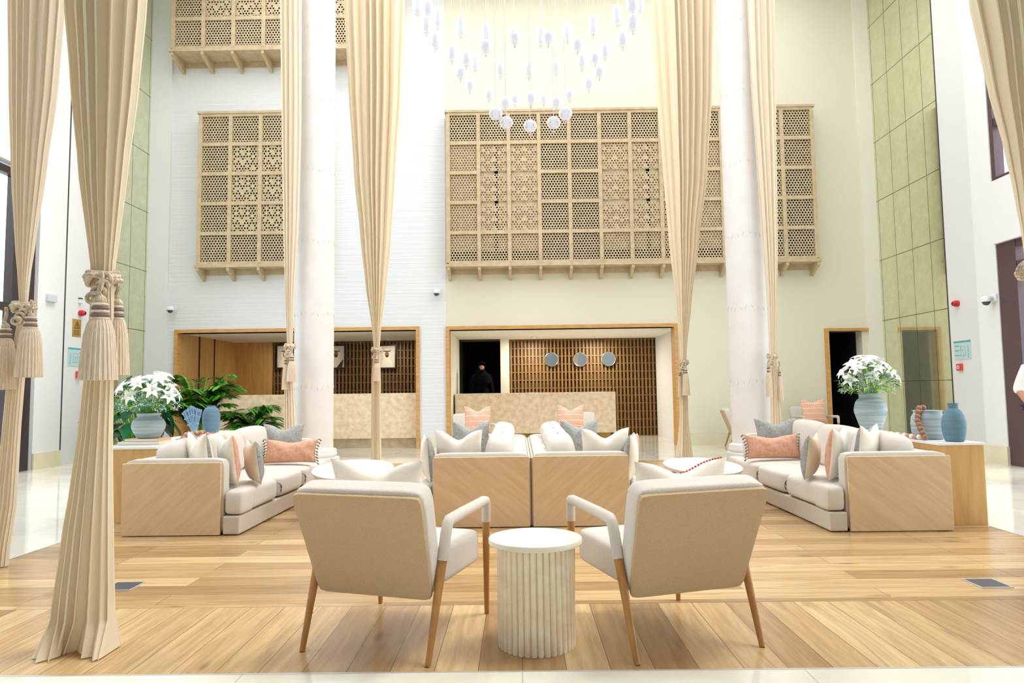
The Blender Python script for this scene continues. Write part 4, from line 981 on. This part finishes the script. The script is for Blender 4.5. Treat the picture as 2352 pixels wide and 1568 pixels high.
def bouquet(lab, c, R_, Hh, nl, seed, lime):
    rng = random.Random(seed); t = thing('flower_arrangement', lab, 'flowers', c); C0 = Vector((0, 0, Hh*.3))
    gr = MB(); gr2 = MB(); br = MB(); st_ = MB()
    for i in range(nl):
        k = i+.5; ph = math.acos(1-.86*k/nl); th = PI*(1+5**.5)*k
        d = Vector((math.cos(th)*math.sin(ph), math.sin(th)*math.sin(ph), math.cos(ph))); p = C0+Vector((d.x*R_, d.y*R_, d.z*Hh*.62))*rng.uniform(.78, 1.02)
        lily(p, d+Vector((0, -.3, .25)), R_*rng.uniform(.34, .48), rng).build('lily', M['petal'], t, solid=.002)
        st_.tube([(0, 0, -.1), (p.x*.4, p.y*.4, p.z*.5), p], .003, 5)
        cen = MB().ball(p+d*.01, .008, 6)
        st_.add(cen.v, cen.f)
    for i in range(260):
        ph = rng.uniform(.4, 2.0); th = rng.random()*2*PI; d = Vector((math.cos(th)*math.sin(ph), math.sin(th)*math.sin(ph), math.cos(ph)*.8)); q = rng.uniform(.6, 1.02)
        p = C0+Vector((d.x*R_, d.y*R_, d.z*Hh*.55))*q
        leafq(gr if rng.random() < lime else gr2, p, d+Vector((rng.uniform(-.5, .5), rng.uniform(-.5, .5), rng.uniform(-.2, .4))), (0, 0, 1), R_*rng.uniform(.2, .34), R_*.16, .3)
    for i in range(150):
        ph = rng.uniform(1.15, 1.95); th = rng.random()*2*PI; d = Vector((math.cos(th)*math.sin(ph), math.sin(th)*math.sin(ph), math.cos(ph))); p = C0+Vector((d.x*R_, d.y*R_, d.z*Hh*.6))*rng.uniform(.85, 1.08)
        for q in range(2): br.ball(p+Vector((rng.uniform(-.02, .02), rng.uniform(-.02, .02), rng.uniform(-.02, .02))), .006, 5)
        if i % 3 == 0: st_.tube([(0, 0, 0), p*.6, p], .0012, 4)
    gr.build('lime_leaves', M['leafl'], t, angle=180); gr2.build('eucalyptus_leaves', M['euca'], t, angle=180); o = br.build('baby_breath', M['breath'], t); o['kind'] = 'stuff'
    st_.build('stems', M['leaf'], t)
    return t
vx, vy = -3.74, 6.9
b1 = thing('book', 'cream hardback book lying under the round blue vase, lower one', 'book', (vx-.02, vy-.02, .711), .06); B((-.2, -.14, 0), (.2, .14, .03)).build('cover', M['book1'], b1, smooth=False); B((-.196, -.143, .004), (.196, .136, .026)).build('pages', M['pages'], b1, smooth=False)
b2 = thing('book', 'salmon book directly under the round blue vase', 'book', (vx+.0, vy, .7415), -.04); B((-.17, -.12, 0), (.17, .12, .025)).build('cover', M['book2'], b2, smooth=False); B((-.166, -.123, .004), (.166, .116, .021)).build('pages', M['pages'], b2, smooth=False)
vase('round ridged blue grey vase holding lilies on the left console', (vx, vy, .767), [(.085, 0), (.115, .02), (.155, .11), (.142, .175), (.108, .205), (.103, .225), (.115, .25)], M['vase1'], .0016)
bouquet('white lily bouquet with green sprigs in the round vase on the left', (vx+.0, vy, 1.0), .27, .44, 19, 4, .6)
vx2, vy2 = 3.80, 7.45
vase('tall ridged blue grey vase holding lilies on the right console', (vx2, vy2, .701), [(.09, 0), (.105, .03), (.155, .19), (.162, .25), (.14, .33), (.098, .37), (.094, .385), (.12, .415)], M['vase1'], .0016)
bouquet('white lily bouquet with green sprigs in the tall vase on the right', (vx2, vy2, 1.09), .27, .46, 20, 9, .5)
vase('matt blue bottle vase standing at the front of the right console', (3.83, 6.09, .701), [(.055, 0), (.075, .01), (.092, .09), (.094, .17), (.072, .25), (.045, .285), (.04, .30), (.042, .335)], M['vase2'])
vase('wide ridged blue grey pot on the right console beside the bottle vase', (3.80, 6.42, .701), [(.10, 0), (.128, .02), (.14, .1), (.138, .19), (.115, .24), (.128, .262)], M['vase1'], .0014)
vase('matt blue bottle vase on the left console behind the sofa', (-3.76, 8.35, .711), [(.07, 0), (.085, .02), (.1, .14), (.1, .24), (.075, .31), (.05, .33), (.048, .35)], M['vase2'])
cf = MB(); rng = random.Random(5)
for i in range(17):
    a_ = -1.0+2.0*i/16; L_ = .36*(1-.18*abs(a_))
    pts = [(math.sin(a_*.75)*L_*t*.55-.02*math.sin(a_*3)*t, .02*math.sin(i*2.1)*t, L_*t) for t in (0, .3, .6, .85, 1)]
    cf.tube(pts, [.02, .011, .01, .011, .012], 7)
    for t in (.45, .7, .92): cf.ball((math.sin(a_*.75)*L_*t*.55+.012*(-1)**i, -.012, L_*t), .013, 7)
o = cf.build('coral_ornament', M['coral']); o.location = (-3.86, 8.15, .711); o.rotation_euler = (0, -.15, 0); tag(o, 'pale blue coral shaped ornament beside the blue bottle vase on the left', 'ornament')
def garland(lab, path, r, mats, nb):
    t = thing('bead_garland', lab, 'bead garland', path[0]); o0 = Vector(path[0]); pts = [Vector(p)-o0 for p in path]
    seg = [(pts[i+1]-pts[i]).length for i in range(len(pts)-1)]; tot = sum(seg); ms = [MB().ball((0, 0, 0), r, 14).lathe([(r*.35, -r*1.02), (r*.35, r*1.02)], 8).mesh('bead', m) for m in mats]
    for k in range(nb):
        d = tot*k/(nb-1); i = 0
        while i < len(seg)-1 and d > seg[i]: d -= seg[i]; i += 1
        p = pts[i].lerp(pts[i+1], min(1, d/seg[i])); o = bpy.data.objects.new('bead', ms[k % len(ms)]); COL.objects.link(o); o.parent = t; o.location = p
    MB().tube(pts, .003, 5).build('string', M['rope'], t)
gp = [(-3.50+.0*i-.05*math.sin(i*1.3), 7.12+.085*i, .735) for i in range(12)]+[(-3.62-.03*math.sin(i), 7.95-.1*i, .735) for i in range(7)]+[(-3.55, 7.3+.08*i, .775) for i in range(6)]
garland('string of pale wooden beads piled on the left console', gp, .026, [M['beadp'], M['bead']], 40)
gp = [(3.645, 6.22, .73), (3.64, 6.27, .8), (3.65, 6.33, .88), (3.67, 6.35, .93), (3.69, 6.37, .985), (3.74, 6.38, .99)]
garland('string of brown wooden beads over the rim of the wide blue pot', gp, .026, [M['bead']], 9)
gp = [(3.645, 6.25, .727), (3.64, 6.6, .727), (3.64, 6.8, .727), (3.66, 7.05, .727)]
garland('string of pink and white beads lying on the right console', gp, .022, [M['beadp'], M['linen']], 15)

# ------------------------------------------------------------------ plants
def palm(lab, c, seed, nf_, Hh, R_):
    rng = random.Random(seed); t = thing('potted_palm', lab, 'plant', c)
    MB().lathe([(.16, 0), (.2, .03), (.23, .4), (.235, .42), (.215, .42), (.21, .37)], 32).build('pot', M['pot'], t)
    MB().lathe([(.001, .375), (.2, .375)], 24, cap=False).build('soil', M['soil'], t)
    mb = MB(); sm_ = MB()
    for i in range(nf_):
        a_ = 2*PI*i/nf_+rng.uniform(-.3, .3); h = Hh*rng.uniform(.55, 1); r = R_*rng.uniform(.5, 1); sp = []
        for k in range(12):
            q = k/11; sp.append(Vector((math.cos(a_)*r*q**1.3, math.sin(a_)*r*q**1.3, .36+(h-.36)*(1.35*q-.45*q*q*q) if q < .9 else .36+(h-.36)*(1.35*q-.45*q**3)-.03)))
        sm_.tube(sp, [.009*(1-.8*k/11)+.001 for k in range(12)], 5)
        for k in range(4, 12):
            dr = (sp[min(k+1, 11)]-sp[k-1]).normalized(); sd_ = dr.cross(Vector((0, 0, 1)));
            sd_ = sd_.normalized() if sd_.length > .01 else Vector((1, 0, 0))
            for sg in (-1, 1):
                for hh in (0, .33, .66):
                    p = sp[k].lerp(sp[k-1], hh); leafq(mb, p, sd_*sg+dr*.75+Vector((0, 0, -.12)), (0, 0, 1), .34*(1-.4*abs(k-7)/7), .045, .28, 3)
    mb.build('fronds', M['leaf'], t, angle=180); sm_.build('stems', M['leafl'], t)
palm('bushy palm in a white pot beside the left reception desk', (-5.75, 12.3, 0), 3, 44, 1.72, .68)
palm('low bright palm in a pot behind the blue bottle vase on the left', (-5.0, 12.9, 0), 8, 24, 1.1, .55)
def bigleaf(lab, c, seed, n_, Hh, R_):
    rng = random.Random(seed); t = thing('potted_plant', lab, 'plant', c)
    MB().lathe([(.17, 0), (.2, .03), (.22, .38), (.2, .38), (.19, .34)], 32).build('pot', M['pot'], t)
    mb = MB(); sm_ = MB()
    for i in range(n_):
        a_ = rng.random()*2*PI; h = Hh*rng.uniform(.35, .92); r = R_*rng.uniform(.3, .8); p = Vector((math.cos(a_)*r, math.sin(a_)*r, h))
        sm_.tube([(0, 0, .3), (p.x*.35, p.y*.35, h*.6), p], .006, 5); leafq(mb, p, Vector((math.cos(a_), math.sin(a_), rng.uniform(-1.4, .4))), (0, 0, 1), rng.uniform(.3, .46), rng.uniform(.16, .23), .35, 6)
    mb.build('leaves', M['leafd'], t, angle=180, solid=.002); sm_.build('stems', M['leaf'], t)
bigleaf('dark broad leaved plant behind the left flower vase', (-6.3, 11.2, 0), 6, 70, 1.5, .6)
bigleaf('dark broad leaved plant rising behind the white lilies on the left', (-6.9, 12.6, 0), 16, 40, 1.75, .55)

# ------------------------------------------------------------------ wall devices
def onwall_side(X, sgn, px, py, name, lab, cat, w_, h_, d_, m, group=None):
    p = atx(px, py, X-sgn*.002); a_, b_ = sorted((-sgn*d_, 0)); t = thing(name, lab, cat, (X-sgn*.0005, p.y, p.z), 0, group); return t
def sbox(t, sgn, d0, d1, y0, y1, z0, z1, nm, m, bevel=0):
    a_, b_ = sorted((-sgn*d0, -sgn*d1)); return B((a_, y0, z0), (b_, y1, z1)).build(nm, m, t, smooth=False, bevel=bevel)
def alarm(X, s, px, py, lab):
    t = onwall_side(X, s, px, py, 'fire_alarm_sounder', lab, 'fire alarm', 0, 0, 0, None, 'fire alarm sounders')
    MB().tube([(0, 0, 0), (-s*.05, 0, 0)], .055, 20).build('base', M['red'], t); MB().tube([(-s*.05, 0, 0), (-s*.085, 0, 0), (-s*.1, 0, 0)], [.048, .045, .03], 20).build('horn', M['red'], t); MB().tube([(-s*.098, 0, 0), (-s*.104, 0, 0)], .02, 12).build('horn_hole', M['blackp'], t)
def poster(X, s, px, py, lab):
    t = onwall_side(X, s, px, py, 'evacuation_plan', lab, 'poster', 0, 0, 0, None)
    hy, hz = .225, .165
    sbox(t, s, 0, .006, -hy, hy, -hz, hz, 'plate', M['paleblue']); sbox(t, s, .0061, .008, -hy, hy, hz-.03, hz, 'header_band', M['teal'])
    mb = MB(); rng = random.Random(3)
    def bar(y0, y1, z0, z1): a_, b_ = sorted((-s*.0062, -s*.0078)); mb.box((a_, y0, z0), (b_, y1, z1))
    for k in range(7): bar(-.17, -.14, -.13+.03*k, -.118+.03*k)
    for k in range(3): bar(.08, .2, .07-.08*k, .083-.08*k)
    bar(-.08, .05, -.1, -.095); bar(-.08, .05, .06, .065); bar(-.08, -.075, -.1, .06); bar(.045, .05, -.1, .06); bar(-.02, -.015, -.1, 0); bar(-.02, .045, 0, .005)
    mb.build('plan_drawing', M['teal'], t, smooth=False)
def callpt(X, s, px, py, lab):
    t = onwall_side(X, s, px, py, 'fire_call_point', lab, 'call point', 0, 0, 0, None, 'red fire call points')
    sbox(t, s, 0, .05, -.06, .06, -.06, .06, 'box', M['redl'], .006); sbox(t, s, .051, .054, -.035, .035, -.03, .03, 'window', M['lgrey']); sbox(t, s, .0541, .056, -.02, .02, -.006, .006, 'mark', M['red'])
def cctv(loc, rz, lab):
    t = thing('security_camera', lab, 'camera', loc, rz, 'white dome security cameras')
    B((-.07, -.03, -.02), (.07, .0, .10)).build('bracket', M['white'], t, smooth=False, bevel=.01)
    MB().tube([(0, -.02, .05), (0, -.1, .055)], .03, 14).lathe([(.075, -.02), (.08, .02), (.06, .055), (.02, .07)], 24, c=(0, -.13, 0)).build('housing', M['white'], t)
    MB().lathe([(.001, -.075), (.03, -.068), (.05, -.045), (.06, -.02)], 20, c=(0, -.13, 0), cap=False).build('dome', M['dgrey'], t)
alarm(XL, -1, 184, 719, 'red round fire alarm sounder on the left wall')
alarm(XR, 1, 2200, 697, 'red round fire alarm sounder on the right wall')
poster(XL, -1, 174, 820, 'pale blue evacuation plan with teal header on the left wall')
poster(XR, 1, 2211, 804, 'pale blue evacuation plan with teal header on the right wall')
callpt(XL, -1, 178, 860, 'small red fire call point on the left wall below the plan')
callpt(XR, 1, 2207, 843, 'small red fire call point on the right wall below the plan')
t = onwall_side(XL, -1, 176, 753, 'warning_sign', 'brass coloured warning sign with triangle on the left wall', 'sign', 0, 0, 0, None)
sbox(t, -1, 0, .006, -.12, .12, -.16, .16, 'plate', M['brass'])
mb = MB()
for (ya, za, yb_, zb_) in ((-.07, .0, .07, .0), (.07, 0, 0, .12), (0, .12, -.07, 0)): mb.tube([(.009, ya, za), (.009, yb_, zb_)], .006, 5)
mb.box((.007, -.008, .03), (.011, .008, .075)).box((.007, -.008, .012), (.011, .008, .022))
for k in range(4): mb.box((.0065, -.08, -.05-.025*k), (.009, .08, -.04-.025*k))
mb.build('warning_print', M['brassd'], t, smooth=False)
t = onwall_side(XL, -1, 183, 690, 'door_sensor', 'tiny white sensor with dark lens above the left fire alarm', 'sensor', 0, 0, 0, None)
sbox(t, -1, 0, .04, -.04, .04, -.05, .02, 'box', M['white'], .005); sbox(t, -1, 0, .035, -.04, .04, .02, .05, 'lens', M['dgrey'], .004)
t = onwall_side(XL, -1, 116, 684, 'wall_sensor', 'small pale blue grey box on the left white pier', 'sensor', 0, 0, 0, None)
sbox(t, -1, 0, .05, -.11, .11, -.07, .06, 'box', M['lgrey'], .008)
c = at(1003, 672, YB-.1); cctv((c.x, YB, c.z), 0, 'white dome security camera on the back wall between the two openings')
c = at(393, 711, YB-.15); cctv((c.x, YB-.06, c.z), 0, 'white dome security camera near the left corner of the back wall')
c = atx(2262, 690, XP-.15); cctv((XP, min(c.y, 10.6), c.z), -PI/2, 'white dome security camera on the right pier')
# floor boxes
for px, py, lab in ((283, 1347, 'square grey floor socket cover in the planks on the left'), (2267, 1340, 'square dark floor socket cover in the planks on the right')):
    c = atz(px, py); t = thing('floor_socket', lab, 'floor socket', (c.x, c.y, .0005)); B((-.085, -.085, 0), (.085, .085, .004)).build('lid', M['dgrey'] if px > 1000 else M['chamf'], t, smooth=False)
    MB().box((-.095, -.095, -.0), (.095, -.085, .005)).box((-.095, .085, 0), (.095, .095, .005)).box((-.095, -.085, 0), (-.085, .085, .005)).box((.085, -.085, 0), (.095, .085, .005)).build('rim', M['trimmetal'], t, smooth=False)

# ------------------------------------------------------------------ people
def skin_obj(name, verts, edges, radii, m, parent, root=0, sub=2):
    me = bpy.data.meshes.new(name); me.from_pydata(verts, edges, []); o = bpy.data.objects.new(name, me); COL.objects.link(o); o.parent = parent
    me.materials.append(m)
    md = o.modifiers.new('skin', 'SKIN'); md.use_smooth_shade = True
    sv = me.skin_vertices[0].data if len(me.skin_vertices) else None
    if sv:
        for i, r in enumerate(radii): sv[i].radius = r if hasattr(r, '__len__') else (r, r)
        sv[root].use_root = True
    s = o.modifiers.new('sub', 'SUBSURF'); s.levels = sub; s.render_levels = sub
    return o
def make_person(lab, loc, rz, top_m, bottom_m, pose, scarf=False, longrobe=False, Hs=1.0):
    p = thing('person', lab, 'person', loc, rz); p.scale = (Hs, Hs, Hs)
    V = [(0, 0, .95), (0, .01, 1.12), (0, .0, 1.3), (0, 0, 1.42), (0, -.005, 1.5), (0, -.015, 1.58), (0, -.02, 1.66)]
    Rr = [(.15, .11), (.13, .095), (.15, .105), (.11, .08), (.052, .052), (.072, .085), (.068, .082)]
    E = [(0, 1), (1, 2), (2, 3), (3, 4), (4, 5), (5, 6)]
    idx = {}
    for sx in (-1, 1):
        A = pose['arm'][0 if sx < 0 else 1]; b = len(V)
        V += [(sx*.17, 0, 1.39)]+A; Rr += [.058, .044, .034, .026, .03]; E += [(3, b), (b, b+1), (b+1, b+2), (b+2, b+3), (b+3, b+4)]; idx[sx] = b
        Lg = pose['leg'][0 if sx < 0 else 1]; b = len(V); V += Lg; Rr += [.09, .062, .058, .042, .04, .034]; E += [(0, b)]+[(b+k, b+k+1) for k in range(5)]
        idx['l%d' % sx] = b
    # separate curved fingers rooted in palm
    for sx in (-1, 1):
        b = idx[sx]; pm = Vector(V[b+4]); dr = (pm-Vector(V[b+3])).normalized(); lat = Vector((0, 1, 0)); lat = (lat-dr*lat.dot(dr)).normalized(); inn = dr.cross(lat)*(-sx)
        for k, (off, ln) in enumerate(((-.026, .068), (-.009, .077), (.009, .072), (.025, .056))):
            q = len(V); r0 = pm+lat*off+dr*.02; V += [tuple(r0), tuple(r0+dr*ln*.5+inn*.006), tuple(r0+dr*ln*.95+inn*.024)]; Rr += [.0095, .0088, .0075]; E += [(b+4, q), (q, q+1), (q+1, q+2)]
        q = len(V); r0 = pm-lat*.028-dr*.01; V += [tuple(r0), tuple(r0-lat*.022+dr*.03+inn*.01), tuple(r0-lat*.024+dr*.055+inn*.02)]; Rr += [.011, .0095, .008]; E += [(b+4, q), (q, q+1), (q+1, q+2)]
    body = skin_obj('body', V, E, Rr, M['skin'], p)
    # face details
    fz = MB(); fz.mat(0)
    fz.tube([(0, -.092, 1.655), (0, -.113, 1.625), (0, -.1, 1.615)], [.007, .012, .008], 8)
    for sx in (-1, 1): fz.ball((sx*.078, -.01, 1.63), .022, 8, (.4, .8, 1.2))
    fz.build('nose_and_ears', M['skin'], body)
    ey = MB()
    for sx in (-1, 1): ey.ball((sx*.028, -.094, 1.65), .007, 8, (1.3, .6, .6)); ey.tube([(sx*.018, -.1, 1.668), (sx*.042, -.095, 1.67)], .0018, 5)
    ey.build('eyes_and_brows', M['hair'], body)
    MB().tube([(-.024, -.094, 1.582), (0, -.1, 1.58), (.024, -.094, 1.582)], [.002, .006, .002], 6).build('mouth', mat('lip_tone', (160, 90, 80), .6), body)
    # clothing
    tv = [V[0], V[1], V[2], V[3]]; tr = [(.165, .125), (.148, .11), (.168, .12), (.12, .09)]; te = [(0, 1), (1, 2), (2, 3)]
    for sx in (-1, 1):
        b = idx[sx]; q = len(tv); n_ = 3 if pose.get('sleeve', 'long') == 'short' else 4
        tv += [V[b], V[b+1]]+([V[b+2], V[b+3]] if n_ == 4 else [tuple(Vector(V[b+1]).lerp(Vector(V[b+2]), .3))]); tr += [.072, .062]+([.052, .05] if n_ == 4 else [.06]); te += [(3, q)]+[(q+k, q+k+1) for k in range(n_-1)]
    skin_obj('top', tv, te, tr, top_m, body)
    if longrobe:
        MB().lathe([(.26, .04), (.255, .3), (.22, .7), (.19, .95), (.18, 1.1)], 40, mod=lambda a, z: (1+.05*math.sin(9*a)*(1.1-z))*(1-.22*abs(math.sin(a)))).build('robe', top_m, body)
    else:
        lv = [V[0]]; lr = [(.162, .122)]; le = []
        for sx in (-1, 1):
            b = idx['l%d' % sx]; q = len(lv); lv += V[b:b+4]; lr += [.108, .085, .078, .066]; le += [(0, q), (q, q+1), (q+1, q+2), (q+2, q+3)]
        skin_obj('trousers', lv, le, lr, bottom_m, body)
    for sx in (-1, 1):
        f_ = V[idx['l%d' % sx]+4]; MB().cushion((f_[0], f_[1]-.06, .04), (.095, .27, .08), e=3.2, seg=6).build('shoe', M['blackp'], body)
    if scarf:
        n = 32; vs = []; fs = []
        for i in range(17):
            ph = PI*i/16*.92+.02
            for k in range(n):
                a_ = 2*PI*k/n; vs.append((.088*math.sin(ph)*math.cos(a_), .022+.118*math.sin(ph)*math.sin(a_), 1.625+.13*math.cos(ph)))
        for i in range(16):
            for k in range(n):
                a_ = i*n+k; b_ = i*n+(k+1) % n; c_ = vs[a_]
                if c_[1] < -.03 and (c_[0]/.064)**2+((c_[2]-1.632)/.092)**2 < 1: continue
                fs.append((a_, b_, b_+n, a_+n))
        mb = MB().add(vs, fs); mb.lathe([(.072, 1.565), (.085, 1.52), (.14, 1.46), (.215, 1.41), (.25, 1.33), (.235, 1.22)], 32, c=(0, .0, 0), cap=False, mod=lambda a, z: (1-.42*abs(math.sin(a)) if z < 1.5 else 1)*(1+.03*math.sin(11*a)))
        mb.build('headscarf', top_m, body, solid=.006)
    else:
        mb = MB(); n = 20; P = []
        for i in range(9):
            ph = PI*.5*i/8; P.append([((.082)*math.sin(ph)*math.cos(2*PI*k/n), .004+.1*math.sin(ph)*math.sin(2*PI*k/n), 1.655+.09*math.cos(ph)) for k in range(n)])
        mb.grid(P, closed=True).build('hair', M['hair'], body)
    return p
standing = dict(arm=[[(-.24, .01, 1.12), (-.25, -.05, .9), (-.25, -.06, .85), (-.25, -.07, .80)], [(.24, .01, 1.12), (.25, -.05, .9), (.25, -.06, .85), (.25, -.07, .80)]],
    leg=[[(-.09, 0, .86), (-.095, -.005, .52), (-.095, 0, .48), (-.095, .02, .14), (-.095, .02, .07), (-.095, -.1, .035)], [(.09, 0, .86), (.095, -.005, .52), (.095, 0, .48), (.095, .02, .14), (.095, .02, .07), (.095, -.1, .035)]])
walking = dict(sleeve='short', arm=[[(-.25, .06, 1.13), (-.24, -.08, .98), (-.235, -.12, .95), (-.22, -.16, .93)], [(.24, -.02, 1.12), (.26, -.12, .92), (.26, -.14, .87), (.26, -.16, .82)]],
    leg=[[(-.09, 0, .86), (-.095, -.1, .53), (-.095, -.11, .49), (-.095, -.06, .14), (-.095, -.06, .07), (-.095, -.18, .035)], [(.09, 0, .86), (.095, .05, .52), (.095, .06, .48), (.095, .2, .17), (.095, .22, .09), (.095, .12, .035)]])
c = at(1106, 855, 16.7)
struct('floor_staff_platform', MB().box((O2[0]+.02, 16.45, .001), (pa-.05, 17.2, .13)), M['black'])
make_person('person in black robe and headscarf standing behind the middle reception desk', (c.x, 16.75, .131), .12, M['abaya'], None, standing, scarf=True, longrobe=True, Hs=1.02)
make_person('person in white shirt and navy trousers walking at the far right edge', (6.46, 8.5, 0), -.1, M['shirt'], M['navy'], walking)

# ------------------------------------------------------------------ light
wd = bpy.data.worlds.new('world'); scene.world = wd; wd.use_nodes = True; nt = wd.node_tree; bg = nt.nodes['Background']
tc = N(nt, 'ShaderNodeTexCoord'); sp = N(nt, 'ShaderNodeSeparateXYZ'); L(nt, tc.outputs['Generated'], sp.inputs[0])
rp = N(nt, 'ShaderNodeValToRGB'); rp.color_ramp.elements[0].position = 0; rp.color_ramp.elements[0].color = (1, .985, .98, 1); rp.color_ramp.elements[1].position = .8; rp.color_ramp.elements[1].color = (.93, .955, 1, 1)
L(nt, sp.outputs['Z'], rp.inputs['Fac']); L(nt, rp.outputs['Color'], bg.inputs[0]); bg.inputs[1].default_value = 3.2
sn = bpy.data.lights.new('sun', 'SUN'); sn.energy = 1.5; sn.angle = .3; sn.color = (1, .95, .88)
so = bpy.data.objects.new('sun', sn); COL.objects.link(so); so.rotation_euler = (math.radians(-8), math.radians(22), 0)
vs_ = scene.view_settings; vs_.view_transform = 'Standard'; vs_.look = 'None'; vs_.gamma = 1; vs_.use_curve_mapping = False; vs_.exposure = 0.38
